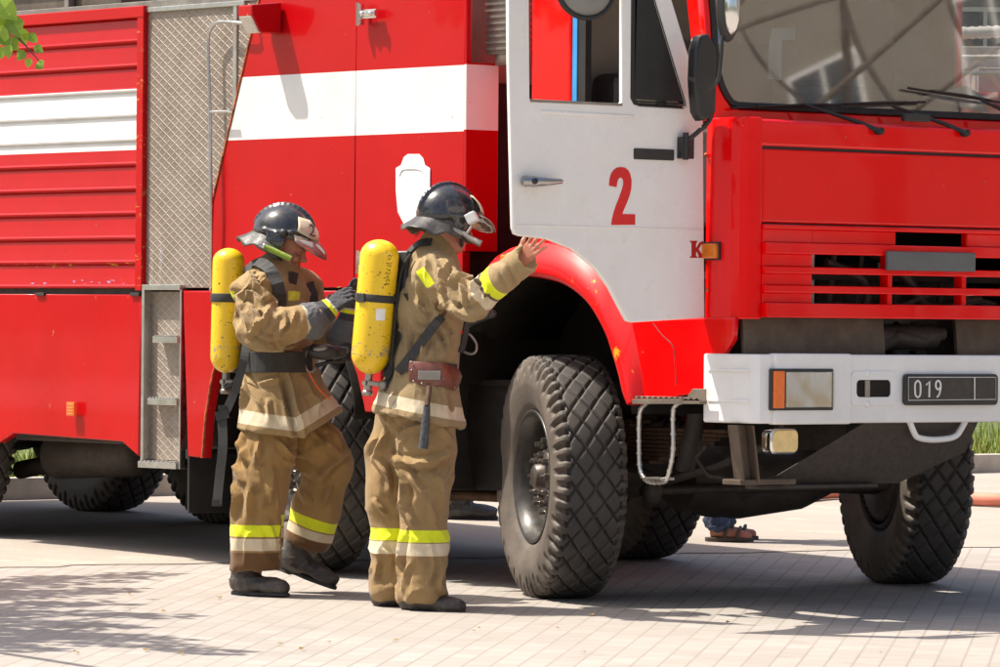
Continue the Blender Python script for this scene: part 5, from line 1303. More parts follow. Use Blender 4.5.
APP2, o2, ax2, L2 = cylinder_pack(F2.o, F2.P(381, 239.5, -.10), F2.P(369, 374, -.08), .087, None, 'larger yellow air cylinder on the back of the firefighter touching the door')
def harness2():
    mk_ = MB(); rj2 = random.Random(2)
    for k in range(9):
        t_ = .10+.016*k; pts_ = []
        for j in range(5):
            a_ = math.radians(18+rj2.uniform(0, 14)+j*3); pts_.append(o2+ax2*(t_+rj2.uniform(-.006, .006))+Vector((math.sin(a_), -math.cos(a_), 0))*.0875)
        mk_.tube(smooth_path(pts_, 3), .0014, 5)
    mk_.build('cylinder_marking', m_black, APP2)
    V = F2.V; r = APP2
    m = MB(); c = V(375.5, 298, -.09); t = ax2
    m.lathe([(.0885, -.017), (.0915, -.017), (.0915, .017), (.0885, .017)], c, tuple(t), 32); m.obox(c+Vector((-.062, -.066, 0)), (.016, -.014, 0), (.004, .004, 0), (0, 0, .02))
    P1 = [c+Vector((.08, -.04, 0)), V(400, 298, -.10), V(408, 297, -.15)]; ribbon(m, P1, (0, -1, 0), .035, .004)
    m.build('cylinder_strap', m_strap, r, .002)
    m = MB(); b0, b1 = V(401, 255, -.05), V(392, 382, -.05)
    ribbon(m, [V(404, 252, -.04), V(401, 290, -.07), V(398, 335, -.07), V(392, 378, -.05)], (-.5, -1, 0), .075, .03)
    m.build('backplate', m_black, r, .008)
    m = MB(); ribbon(m, [V(396, 372, -.10), V(392, 385, -.10), V(386, 391, -.09)], (-.3, -1, 0), .07, .02); m.build('lumbar_pad', m_strap, r, .01)
    sp_, nn = wrap_on([me_j2], [V(404, 262, -.03), V(410, 256, -.02), V(420, 252, -.03), V(431, 251, -.05)], [(-.6, -.8, .2), (-.4, -.7, .8), (-.1, -.6, 1), (.1, -.5, 1)])
    m = MB(); ribbon(m, [V(399, 292, -.09)]+sp_[0:], [(-.7, -.8, 0)]+nn, .048, .008); m.build('harness_strap', m_strap, r); m = MB()
    pts = [V(442, 316, -.3), V(432, 328, -.3), V(420, 344, -.3), V(407, 361, -.3), V(398, 372, -.2)]
    ribbon_on(m, [me_j2], [p+Vector((0, .25, 0)) for p in pts], (0, -1, 0), .042, .007, .016); m.build('harness_strap', m_strap, r); m = MB()
    pts = [V(458, 312, -.05), V(459, 330, -.05), V(457, 352, -.05)]; ribbon_on(m, [me_j2], pts, (.6, -.8, 0), .030, .006, .014); m.build('harness_strap', m_strap, r); m = MB()
    pts = [V(404, 366, 0), V(420, 367, 0), V(440, 367, 0), V(456, 369, 0)]; ribbon_on(m, [me_j2], pts, (0, -1, 0), .045, .005)
    m.build('harness_strap', m_strap, r)
    m = MB(); m.tube(smooth_path([V(389, 372, -.13), V(392, 355, -.13), V(394, 330, -.12), V(397, 300, -.12), V(402, 270, -.10), V(411, 254, -.1)]), .007, 8)
    m.tube(smooth_path([V(378, 384, -.10), V(386, 380, -.12), V(392, 370, -.13), V(391, 358, -.13)]), .008, 8); m.build('air_hose', m_rubber, r)
    m = MB(); m.obox(V(371, 0, 0)*0+V(376, 336, -.172), (.0, 0, 0), (0, 0, 0), (0, 0, 0)) if False else None
    lb = MB(); cc_ = V(384, 327, -.09); n_ = Vector((.35, -1, 0)).normalized(); u_ = Vector((1, .35, .08)).normalized()
    vs = []; 
    for i in range(6):
        a = -.25+.5*i/5+.35
        for k_ in (-1, 1): vs.append(o2+ax2*(-.035+.026*k_)+(Vector((math.sin(a), -math.cos(a), 0)))*(.0882))
    lb.add(vs, [(2*i, 2*i+1, 2*i+3, 2*i+2) for i in range(5)]); lb.build('cylinder_label', m_paper, r)
    # red bag edge low on the pack and demand valve on the far side
    rg = MB(); rg.tube(smooth_path([V(487, 316, -.02), V(478, 319, -.04), V(466, 325, -.05), V(463, 329, -.05)]), [.02]*16 if False else .017, 10); rg.ball(V(490, 314, -.02), .026, 12, (1.2, .8, .8)); rg.ball(V(466, 324, -.05), .024, 12, (1.2, .9, .8)); rg.build('demand_valve', m_black, r)
    rg = MB(); rg.tube(smooth_path([V(464, 333, -.06), V(470, 335, -.07), V(476, 343, -.07), V(476, 351, -.07), V(471, 354, -.06), V(464, 352, -.05)]), .006, 8); rg.build('demand_hose', m_steel, r)
    rg = MB(); rg.ball(V(461, 332, -.10), .009, 8); rg.build('valve_button', m_red2, r)
harness2()
# leather tool pouch and hatchet
V = F2.V
m = MB(); pts = [V(406, 371, 0), V(420, 373, 0), V(436, 374, 0), V(450, 376, 0), V(457, 377, 0)]; q_, n_ = wrap_on([me_j2], pts, (.1, -1, 0), .012)
def sheet_along(m, pts, nn, tops, bots, th=.012):
    Pt = smooth_path(pts, 5); N_ = smooth_path(nn, 5); k = len(Pt); vs = []; fs = []
    for i, p in enumerate(Pt):
        t = i/(k-1); f = t*(len(tops)-1); j = min(int(f), len(tops)-2); a = tops[j]+(tops[j+1]-tops[j])*(f-j); b = bots[j]+(bots[j+1]-bots[j])*(f-j); n_v = N_[i].normalized()
        for z_, o_ in ((a, 0), ((a+b)/2, .012), (b, .004)): vs.append(p+Vector((0, 0, z_))+n_v*o_)
        for z_, o_ in ((b, -th), (a, -th)): vs.append(p+Vector((0, 0, z_))+n_v*o_)
    for i in range(k-1):
        for j in range(5): fs.append((i*5+j, i*5+(j+1) % 5, (i+1)*5+(j+1) % 5, (i+1)*5+j))
    fs += [tuple(range(5)), tuple(range(5*k-5, 5*k))]; m.add(vs, fs, True)
sheet_along(m, q_, n_, [.045, .050, .052, .045, .030], [-.045, -.060, -.055, -.062, -.02]); pouch = m.build('tool_pouch', m_brownl, F2.root, .004)
m = MB()
for (px, py) in ((409, 362), (410, 370), (411, 383), (418, 385), (436, 386), (447, 388), (435, 378)):
    q3, n3 = wrap_on([me_j2], [V(px, py, 0)], (.1, -1, 0), .026); m = MB(); m.ball(q3[0], .0055, 8); m.build('rivet', m_steel, pouch)
hx_ = empty('hatchet', F2.o, RZ); tag(hx_, 'hatchet hanging handle down from the brown leather belt pouch', 'hatchet')
q3, n3 = wrap_on([me_j2], [V(432, 378, 0), V(429, 415, 0)], (0, -1, 0), .026); e3 = V(426, 446, q3[1].y)
a3 = Vector((V(430, 386, 0).x, q3[0].y-.008, V(430, 386, 0).z)); b3 = Vector((V(428, 405, 0).x, q3[1].y-.01, V(428, 405, 0).z)); c3 = Vector((V(425, 440, 0).x, q3[1].y-.012, V(425, 440, 0).z)); d3 = Vector((V(424, 447, 0).x, q3[1].y-.012, V(424, 447, 0).z))
m = MB(); m.tube([a3, b3], [.013, .013], 12); m.build('handle', m_rust, hx_)
m = MB(); m.tube([b3, b3.lerp(c3, .5), c3, d3], [.015, .019, .021, .022], 12); m.build('grip', M('taped_grip', (.03, .032, .036), .6, var=.8, vscale=60, dust=.5, dustcol=(.2, .22, .24)), hx_)
m = MB(); m.obox(a3+Vector((0, .012, .05)), (.05, 0, 0), (0, .008, 0), (0, 0, .02)); m.build('head', m_steel, hx_, .003)

# =============================== firefighter walking behind
F1 = Wearer(262, 594, 'gloved firefighter mid stride with head bowed, reaching for a yellow cylinder valve')
P = F1.P
sh, el_, wr = P(254, 292, -.16), P(260, 331, -.33), P(311, 321, -.27)
fs_, fe_, fw_ = P(303, 291, .15), P(322, 338, .17), P(346, 328, .06)
def jacket1():
    s = SDF((-.40, -.62, .62), (.62, .50, 1.72), .0056); fx = (np.array([.93, -.36, 0]), 1.22)
    s.cone(P(285, 426), P(279, 370), .265, .185, .04, (fx[0], 1.22)); s.cone(P(278, 368), P(275, 318), .165, .190, .04, fx); s.cone(P(275, 318), P(276, 288), .190, .145, .05, fx)
    s.cone(P(262, 289, -.12), P(297, 287, .12), .085, .085, .05); s.cone(P(275, 286), P(278, 268, .0), .10, .070, .04)
    s.cone(P(292, 395, .05), P(306, 426, .06), .15, .19, .06)
    s.cone(sh, el_, .092, .088, .03); s.cone(el_, wr, .088, .066, .03)
    s.cone(fs_, fe_, .088, .078, .03); s.cone(fe_, fw_, .076, .058, .025)
    a = (wr-el_)/np.linalg.norm(wr-el_); s.cone(wr+a*.05, wr+a*.10, .05, .05, 0, op='sub')
    hA1, hA2, hB2 = P(236, 428), P(302, 437), P(340, 413); nA1 = np.cross([0, 1., 0], hA2-hA1); nB1 = np.cross([0, 1., 0], hB2-hA2); nA1 /= np.linalg.norm(nA1); nB1 /= np.linalg.norm(nB1)
    nA1 *= -np.sign(nA1[2]); nB1 *= -np.sign(nB1[2]); s.halfspace(hA2, nA1); s.halfspace(hA2, nB1)
    s.ell(P(282, 259, 0), (.060, .060, .035), 0, op='sub')
    me = s.mesh('jacket'); a1, a2 = near_seg(sh, el_, .17), near_seg(el_, wr, .15); tor = near_seg(P(282, 400), P(276, 300), .34)
    folds(me, [(axis_frame(el_-sh+np.array([.1, 0, .1]), 8, 2.5), .014, a1, 3), (axis_frame(wr-el_+np.array([0, 0, .16]), 8, 2.5), .012, a2, 12),
               (lines((.2, 0, 1), 1.2, 6), .012, tor, 18)], 2)
    strokes(me, F1, [(1.2, 1.2, (249, 272), (262, 290), (278, 302)), (1.2, 1, (238, 297), (254, 293), (268, 308), (278, 304)), (1.4, 1.1, (242, 302), (251, 322), (256, 333), (268, 318), (276, 306)), (1.1, .9, (251, 304), (262, 320), (259, 331)), (1.2, .9, (285, 313), (289, 320), (281, 335)),
        (1, 1.2, (231, 311), (244, 329), (256, 343), (286, 348), (300, 340)), (1, 1.1, (227, 306), (236, 329), (244, 347)), (1, 1, (241, 367), (246, 390), (242, 408)), (1, 1, (245, 371), (257, 394), (264, 408)), (-1.6, 1.0, (284, 374), (292, 408), (300, 437)), (1.0, 1.2, (288, 374), (297, 408), (305, 437)),
        (.8, 1, (236, 282), (233, 298)), (.8, 1, (264, 275), (270, 284)), (.8, 1, (300, 280), (306, 292), (318, 300)), (.8, 1, (262, 383), (282, 378)), (.8, 1, (305, 378), (312, 395), (322, 408)), (.8, 1, (298, 312), (293, 330)), (.7, .9, (265, 335), (275, 340), (285, 337)), (.8, 1, (270, 400), (272, 420)), (.7, 1, (316, 395), (318, 415))], amp=.026); me = crisp(me, .16)
    V = co_of(me)
    attr(me, 'hem', np.maximum((V-hA2)@nA1, (V-hA2)@nB1)); attr(me, 'sl', seg_t(V, el_, wr, .12))
    x0, z0 = P(230, 301)[0], P(230, 301)[2]; attr(me, 'pt', np.where(V[:, 0] < P(237, 300)[0], np.abs(V[:, 2]-z0)/.045, 5.))
    Ls = np.linalg.norm(wr-el_)
    b = [('hem', -.090, -.028, BEI), ('sl', Ls-.035, Ls+.2, BEI), ('pt', -1, 1, YEL)]
    mobj('jacket', me, cloth('jacket_cloth', (.32, .215, .098), b, stain=.12), F1.root); return me
me_j1 = jacket1()
def trousers1():
    s = SDF((-.36, -.42, -.02), (.56, .46, .98), .0058)
    N = [(P(274, 415, -.06), .118), (P(267, 450, -.09), .128), (P(260, 495, -.10), .124), (P(257, 535, -.10), .118), (P(256, 562, -.10), .115)]
    F = [(P(298, 418, .08), .122), (P(316, 446, .10), .120), (P(328, 466, .11), .112), (P(317, 508, .13), .106), (P(306, 540, .15), .106)]
    for L in (N, F): 
        for i in range(4): s.cone(L[i][0], L[i+1][0], L[i][1], L[i+1][1], .03)
    s.cone(P(280, 385), P(283, 405), .13, .15, .05)
    s.cone(P(255, 572, -.10), P(255, 590, -.10), .16, .16, 0, op='sub') if False else None
    a = F[4][0]-F[3][0]; a /= np.linalg.norm(a); e = F[4][0]+a*.02
    # flat trouser ends
    g = np.meshgrid(*[s.lo[i]+s.vox*np.arange(s.n[i]) for i in range(3)], indexing='ij')
    d1 = (P(256, 569)[2]-g[2]); s.d = np.where(g[0] < P(281, 560)[0]+.0, np.maximum(s.d, d1), s.d)
    d2 = (g[0]-e[0])*a[0]+(g[1]-e[1])*a[1]+(g[2]-e[2])*a[2]; s.d = np.where(g[0] >= P(281, 560)[0], np.maximum(s.d, np.where(g[2] < P(300, 480)[2], d2, -1)), s.d).astype(np.float32)
    p = N[4][0]; s.cone((p[0], p[1], .05), (p[0], p[1], .10), .080, .080, 0, op='sub'); s.cone(e+a*.06, e-a*.0, .075, .07, 0, op='sub')
    me = s.mesh('trousers')
    folds(me, [(lines((-.25, 0, 1), 1.2, 6), .014, None, 3), (lines((1, 0, -.8), 1.8, 6), .010, None, 32)], 2)
    strokes(me, F1, [(1.2, 1.2, (243, 432), (234, 457), (243, 479)), (1, 1, (241, 443), (247, 461)), (1.1, 1.2, (326, 439), (340, 457)), (1.3, 1.2, (349, 452), (328, 468), (320, 482)), (1.2, 1.2, (291, 461), (302, 468), (318, 477)), (1, 1, (234, 484), (238, 498), (232, 520)), (.9, 1.2, (252, 487), (250, 520)),
        (.8, 1.2, (275, 470), (272, 500)), (1, 1, (330, 485), (322, 505)), (.8, 1, (300, 490), (308, 505)), (1, 1, (280, 440), (290, 452), (300, 458)), (.8, 1, (262, 440), (258, 462)), (.8, 1, (270, 520), (277, 545)), (.8, 1, (310, 430), (330, 448))], amp=.026); me = crisp(me, .16)
    V = co_of(me); zz = lambda y: P(257, y)[2]
    near = V[:, 0] < P(282, 560)[0]-.0; near |= V[:, 2] > P(300, 470)[2]
    tf = (V-e)@a                                              # distance past the far cuff, negative above it
    attr(me, 'nz', np.where(near, V[:, 2], 5)); attr(me, 'fz', np.where(near, -5, tf))
    b = [('nz', zz(535), zz(523.5), YEL), ('nz', zz(549), zz(537), BEI), ('nz', zz(580), zz(551), (.13, .065, .025)), ('fz', -.145, -.095, YEL), ('fz', -.088, -.048, BEI), ('fz', -.045, .05, (.13, .065, .025))]
    mobj('trousers', me, cloth('trouser_cloth', (.31, .185, .066), b, stain=.6), F1.root)
trousers1()
boot('boot', F1.root, (*P(247, 594, -.10)[:2], P(247, 595, -.10)[2]), (.86, -.50), top=.2)
boot('boot', F1.root, P(292, 573, .14), (.95, -.30), pitch=-.33, top=.19)
h1c = P(286, 247, .0); h1f = np.array([.90, -.30, -.36]); h1u = np.array([.33, -.05, .95])
body(F1, [(P(280, 400), P(276, 310), .09, .10, .05), (P(276, 310), P(277, 290), .10, .07, .05), (P(258, 290, -.13), P(299, 288, .13), .035, .035, .04), (P(277, 286), P(281, 260), .062, .058, .04),
          (sh, el_, .05, .042, .03), (el_, wr, .042, .028, .02), (wr, P(326, 313, -.24), .028, .025, .015), (fs_, fe_, .05, .042, .03), (fe_, fw_, .042, .03, .02), (fw_, P(349, 321, .05), .03, .025, .02),
          (P(270, 415, -.09), P(261, 495, -.10), .09, .06, .05), (P(261, 495, -.10), P(250, 585, -.10), .06, .045, .03), (P(296, 415, .08), P(328, 466, .11), .09, .06, .05), (P(328, 466, .11), P(296, 562, .14), .06, .045, .03)],
     (h1c, h1f, h1u), [], (-.40, -.60, -.02), (.65, .40, 1.85))
hroot, hq, hA = helmet(F1, P(286, 236, .0), (.90, -.30, -.28), (.26, -.02, 1.), flap=.10)
V = F1.V
m = MB(); m.tube([V(265, 247, -.14), V(272, 250, -.145), V(291, 259, -.15)], [.013, .014, .014], 12); m.build('helmet_torch', cloth('camouflage_torch', (.25, .35, .05), [], stain=.9), hroot)
m = MB(); m.lathe([(0, .006), (.012, .006), (.014, 0)], V(264, 246, -.14), (-1, 0, .3), 12); m.build('torch_cap', m_chrome, hroot)
m = MB(); d_ = [hq(.126, -.055, .028)]; 
f_, r_, u_ = hA
def onplate(a, z, out=.003):     # point on the forehead plate, a degrees to the wearer's right
    t = math.radians(a); tt = (.104-z)/.084; g_ = -.046+.060*tt+.014*math.sin(math.pi*tt)+.002; return Vector(hq(-.008+(.150+g_+out)*math.cos(t), (.124+g_+out)*math.sin(t), z))
m.tube(smooth_path([onplate(a, z) for a, z in ((29, .075), (25, .085), (19, .085), (15, .075), (19, .062), (25, .050), (29, .042), (22, .041), (15, .042))], 3), .003, 6); m.build('helmet_number', m_black, hroot)
glove(F1, 'glove', P(325, 312, -.235), np.array([.72, .10, .60]), (.6, .7, -.4), -1, cuff=P(312, 320, -.262), curls=(.5, .55, .6, .7), spread=.05, thumb=(.5, .5))
glove(F1, 'glove', P(350, 318, .04), np.array([.16, -.06, 1.0]), (.7, -.6, 0), 1, cuff=P(346, 338, .06), curls=(.25, .3, .3, .35), spread=.06, thumb=(.5, .4))
m = MB(); pts = [V(243, 362, -.02), V(256, 362, -.05), V(275, 362, -.1), V(292, 362, -.1), V(308, 362, -.05)]; q_, n_ = wrap_on([me_j1], pts, [(-.5, -1, 0), (-.2, -1, 0), (0, -1, 0), (.4, -1, 0), (.9, -.6, 0)], .005)
ribbon_on(m, [me_j1], pts, [(-.5, -1, 0), (-.2, -1, 0), (0, -1, 0), (.4, -1, 0), (.9, -.6, 0)], .095, .008, .008); belt = m.build('belt', m_strap, F1.root, .003)
m = MB(); c = V(299, 361, 0); q3, n3 = wrap_on([me_j1], [c], (.4, -1, 0), .026); c = q3[0]; m.tube([c+Vector((math.cos(t)*.028, -.0+.01*math.cos(t), math.sin(t)*.055)) for t in np.linspace(0, 6.28, 20)[:-1]], .007, 8, closed=True); m.build('karabiner', m_steel, belt)
m = MB(); ribbon_on(m, [me_j1], [V(279, 296, 0), V(287, 296, 0), V(294, 297, 0)], (.3, -1, 0), .045, .003, .006); m.build('name_patch', M('patch_yellow', (.62, .60, .06), .7, var=.4, vscale=40), F1.root)
m = MB(); ribbon_on(m, [me_j1], [V(282, 280, 0), V(288, 280, 0), V(293, 281, 0)], (.3, -1, .1), .055, .003, .006); m.build('collar_tab', m_strap, F1.root)
APP1, o1, ax1, L1 = cylinder_pack(F1.o, F1.P(229, 248, .03), F1.P(226, 373, .03), .074, None, 'slimmer yellow air cylinder on the back of the firefighter with bowed head')
def harness1():
    r = APP1; m = MB(); c = V(227.5, 298, .03)
    m.lathe([(.0752, -.02), (.079, -.02), (.079, .02), (.0752, .02)], c, tuple(ax1), 30); ribbon(m, [c+Vector((.06, -.05, 0)), V(245, 298, -.03)], (0, -1, 0), .035, .004); m.build('cylinder_strap', m_strap, r, .002)
    m = MB(); ribbon(m, [V(243, 268, .06), V(240, 300, .04), V(238, 340, .04), V(240, 372, .04)], (-.5, -1, 0), .07, .03); m.build('backplate', m_black, r, .008)
    m = MB(); pts = [V(247, 275, -.02), V(252, 268, -.05), V(260, 269, -.05), V(268, 277, -.06), V(274, 290, -.08), V(277, 306, -.08)]
    ribbon_on(m, [me_j1], pts, [(-.6, -.7, .5), (-.3, -.8, .8), (-.1, -.9, .5), (.1, -1, .3), (.2, -1, .1), (.2, -1, 0)], .055, .009, .016); m.build('harness_strap', m_strap, r); m = MB()
    pts = [V(312, 282, 0), V(318, 300, 0), V(316, 320, 0)]; ribbon_on(m, [me_j1], pts, (.5, -1, .1), .045, .006, .012); m.build('harness_strap', m_strap, r); m = MB()
    ribbon(m, [V(247, 340, -.14), V(244, 360, -.16), V(237, 385, -.12), V(229, 405, -.10), V(222, 418, -.10)], (-.3, -1, 0), .04, .004)
    ribbon(m, [V(222, 418, -.10), V(223, 445, -.11), V(220, 475, -.10), V(217, 504, -.10)], (-.3, -1, 0), .045, .004)
    m.obox(V(222, 415, -.105), (.03, -.008, .008), (0, .006, 0), (-.005, 0, .02)); m.obox(V(222, 408, -.105), (.018, 0, 0), (0, .008, 0), (0, 0, .012)); m.obox(V(217, 503, -.103), (.024, 0, 0), (0, .004, 0), (0, 0, .015))
    m.build('harness_strap', m_strap, r)
    m = MB(); m.tube(smooth_path([V(223, 386, .03), V(232, 384, -.03), V(240, 370, -.05), V(243, 350, .0)]), .008, 8)
    m.tube(smooth_path([V(312, 345, -.16), V(322, 352, -.18), V(335, 350, -.18), V(346, 344, -.15), V(352, 350, -.14), V(344, 360, -.16), V(330, 362, -.17), V(316, 366, -.15)]), .010, 10)
    m.tube(smooth_path([V(303, 350, -.16), V(318, 346, -.2), V(333, 355, -.2), V(350, 360, -.16)]), .008, 8); m.build('air_hose', m_rubber, r)
    m = MB(); m.ball(V(324, 352, -.20), .050, 18, (1.5, .8, .75)); m.tube([V(332, 353, -.19), V(345, 352, -.17)], [.035, .028], 14); m.build('face_mask', m_black, r)
    m = MB(); m.ball(V(321, 349, -.225), .026, 12, (1.5, .6, .6)); m.build('demand_valve', m_steel, r)
    m = MB(); m.tube(smooth_path([V(309, 373, -.14), V(318, 388, -.15), V(330, 400, -.12)]), .004, 8); m.build('safety_line', M('orange_cord', (.75, .12, .03), .6), r)
harness1()
# ------------------------------------------------------------------ yard beyond, people beyond the truck, hose, trees, houses
def Gx(px, py, dz=0): g = G(px, py); g.z += dz; return g
A0, A1 = G(0, 567), G(1000, 547); dA = (A1-A0); dA.z = 0; dA.normalize(); nA = Vector((-dA.y, dA.x, 0))
def asphalt_mat():
    t = NT('old_asphalt'); c = t.mix(t.ramp(t.noise(.8, 6, .6), .3, .7), (.30, .26, .22), (.40, .35, .30)); c = t.mix(t.ramp(t.noise(60, 6, .8), .45, .75, 0, .6), c, (.24, .20, .165))
    c = t.mix(t.ramp(t.noise(3, 8, .8), .56, .66, 0, .6), c, (.52, .44, .34)); t.base(c); t.rough(.9); t.bump(t.noise(70, 7, .75), .6, .006); return t.m
m_asph = asphalt_mat()
rj = random.Random(8); vs = []; fs = []; nx, ny = 240, 12
for j in range(ny+1):
    for i in range(nx+1):
        p = A0+dA*(-12+30*i/nx)+nA*(9.5*j/ny); p = p-nA*((rj.random()*.12) if j == 0 else 0); p.z = gz(p.x, p.y)+.004; vs.append(p)
for j in range(ny):
    for i in range(nx): a = j*(nx+1)+i; fs.append((a, a+1, a+nx+2, a+nx+1))
m = MB(); m.add(vs, fs, True); tag(m.build('asphalt_strip', m_asph), kind='structure')
# kerb and lawn beyond
K0, K1 = G(0, 501), G(1000, 473); dK = K1-K0; dK.z = 0; dK.normalize(); nK = Vector((-dK.y, dK.x, 0)); k0 = K0.copy()
m_kerb = M('concrete_kerb', (.46, .40, .34), .85, var=.2, bump=.3, dust=.3)
m = MB()
for i in range(36):
    a = k0+dK*(-10+1.0*i); b = a+dK*.985; za = gz(a.x, a.y); m.prism([a+Vector((0, 0, za-a.z-.1)), b+Vector((0, 0, za-b.z-.1)), b+nK*.14+Vector((0, 0, za-b.z-.1)), a+nK*.14+Vector((0, 0, za-a.z-.1))], (0, 0, .24))
tag(m.build('kerb', m_kerb, None, .012), kind='structure')
m_lawn = M('lawn_soil', (.07, .10, .02), .9, var=.5, vscale=3)
vs = []; fs = []; nx, ny = 20, 14
for j in range(ny+1):
    for i in range(nx+1):
        p = k0+dK*(-20+70*i/nx)+nK*(.12+30*j/ny); p.z = gz(p.x, p.y)+.10; vs.append(p)
for j in range(ny):
    for i in range(nx): a = j*(nx+1)+i; fs.append((a, a+1, a+nx+2, a+nx+1))
m = MB(); m.add(vs, fs, True); tag(m.build('lawn', m_lawn), kind='structure')
tg = NT('grass_blades'); tg.base(tg.mix(tg.ramp(tg.noise(1.5, 4), .35, .7), (.14, .22, .02), (.30, .30, .05))); tg.rough(.7); tg.p.inputs['Transmission Weight'].default_value = 0
m = MB(); rn = random.Random(5)
for i in range(9000):
    u = rn.random(); p = k0+dK*(-3+rn.random()*17)+nK*(.2+3*rn.random()**2); z0 = gz(p.x, p.y)+.10; p.z = z0; a = rn.uniform(0, 6.3); h = rn.uniform(.06, .2); wv = Vector((math.cos(a), math.sin(a), 0))*.007
    tip = p+Vector((rn.uniform(-.05, .05), rn.uniform(-.05, .05), h)); n_ = len(m.v); m.v += [tuple(p-wv), tuple(p+wv), tuple(tip)]; m.f.append((n_, n_+1, n_+2)); m.sm.append(False)
tag(m.build('grass', tg.m), 'rough green grass growing behind the kerb', 'grass', kind='stuff')

# hose on the ground
m = MB(); pts = []
for i, (px, py) in enumerate(((735, 511), (800, 503), (830, 500), (860, 499), (900, 500), (950, 505), (1000, 508), (1060, 509))):
    g = Gx(px, py, .05); pts.append(g)
m.tube(smooth_path(pts), .042, 12); hz = m.build('fire_hose', M('hose_jacket', (.62, .20, .13), .7, var=.15)); tag(hz, 'faded red fire hose lying on the ground beyond the truck', 'fire hose')
m = MB(); g = Gx(846, 503, .0); m.tube([g+Vector((0, 0, .0)), g+Vector((.05, .02, .12)), g+Vector((.1, .05, .30))], [.045, .05, .035], 12); m.tube([g+Vector((.1, .05, .30)), g+Vector((.12, .06, .34))], .05, 8); o = m.build('hose_nozzle', M('brass_yellow', (.62, .45, .12), .4, .3)); tag(o, 'yellow hose fitting standing on the ground behind the far front tyre', 'hose fitting')

# two people behind the truck, only their feet show
def bystander(px, py, label, face, shoes, jeans, top, sandals):
    g = G(px, py); ang = math.atan2(face[1], face[0]); root = empty('person', g, ang); tag(root, label, 'person')
    s = SDF((-.35, -.45, -.01), (.42, .45, 1.80), .010)
    s.cone((0, 0, .95), (0, 0, 1.35), .13, .16, .05, ((1, 0, 0), 1.4)); s.cone((0, -.15, 1.42), (0, .15, 1.42), .06, .06, .05); s.cone((0, 0, 1.42), (.02, 0, 1.58), .06, .055, .03)
    for q in (-1, 1):
        s.cone((0, .18*q, 1.41), (0, .24*q, 1.12), .048, .04, .03); s.cone((0, .24*q, 1.12), (.06, .25*q, .86), .038, .028, .02)
        hand(s, (.06, .25*q, .86), (.15, 0, -1), (0, -q, 0), q, curls=(.4, .4, .45, .5), k=.003)
        s.cone((0, .09*q, .92), (.01, .11*q, .50), .085, .058, .04); s.cone((.01, .11*q, .50), (-.01, .12*q, .08), .055, .036, .03); s.cone((-.02, .12*q, .05), (.15, .13*q, .035), .035, .028, .02)
    head(s, (.03, 0, 1.66), (1, 0, 0), (0, 0, 1)); me = s.mesh('body'); mobj('body', me, m_skin, root)
    s = SDF((-.3, -.4, .0), (.35, .4, 1.1), .010)
    for q in (-1, 1): s.cone((0, .09*q, .92), (.01, .11*q, .50), .105, .078, .03); s.cone((.01, .11*q, .50), (-.01, .12*q, .11), .078, .066, .03)
    s.cone((0, 0, .92), (0, 0, .98), .15, .15, .04); me = s.mesh('trousers'); folds(me, [(lines((.3, 0, 1), 3, 14), .014, None, 3), (lines((1, 0, .2), 5, 22), .012, near_seg((0, 0, .1), (0, 0, .3), .3), 8)], 1); mobj('trousers', me, jeans, root)
    s = SDF((-.35, -.45, .85), (.42, .45, 1.6), .010); s.cone((0, 0, .95), (0, 0, 1.36), .17, .185, .04, ((1, 0, 0), 1.35)); s.cone((0, -.15, 1.42), (0, .15, 1.42), .075, .075, .05)
    for q in (-1, 1): s.cone((0, .18*q, 1.41), (0, .235*q, 1.18), .065, .058, .03)
    me = s.mesh('shirt'); folds(me, [(lines((.3, 0, 1), 3, 12), .012, None, 3)], 1); mobj('shirt', me, top, root)
    for q in (-1, 1):
        if sandals:
            m = MB(); out = [(-.08+.27*(.5-.5*math.cos(t))+0, .045*math.sin(t)*(1+.15*math.cos(t))) for t in np.linspace(0, 2*math.pi, 24)[:-1]]
            m.prism([(a, b+.13*q, .004) for a, b in out], (0, 0, .022))
            for xx in (.10, .03): m.tube([(xx, .13*q-.047, .02), (xx+.01, .13*q-.035, .065), (xx+.015, .13*q, .082), (xx+.01, .13*q+.035, .065), (xx, .13*q+.047, .02)], .010, 8)
            m.build('sandal', shoes, root, .003)
        else: boot('boot', root, (-.02, .13*q, .0), (1, 0), top=.14, mat=shoes)
    s = SDF((-.15, -.15, 1.5), (.25, .15, 1.85), .007); s.ell((.015, 0, 1.70), (.105, .084, .088), 0); s.ell((.085, 0, 1.655), (.06, .09, .07), .0, op='sub'); me = s.mesh('hair'); mobj('hair', me, M('dark_hair', (.03, .02, .014), .6, bump=.5, bscale=200), root)
    return root
m_jeans = cloth('blue_denim', (.035, .055, .11), [])
bystander(722, 541, 'person in jeans and dark sandals standing beyond the truck, only a foot showing', (R0.x*.97+F0.x*-.15, R0.y*.97+F0.y*-.15), M('sandal_leather', (.06, .045, .035), .6), m_jeans, cloth('grey_shirt', (.3, .3, .3), []), True)
bystander(462, 519, 'person in black shoes standing behind the truck between its two front wheels', (R0.x, R0.y), m_leath, cloth('black_trousers', (.03, .03, .035), []), cloth('dark_shirt', (.05, .06, .08), []), False)

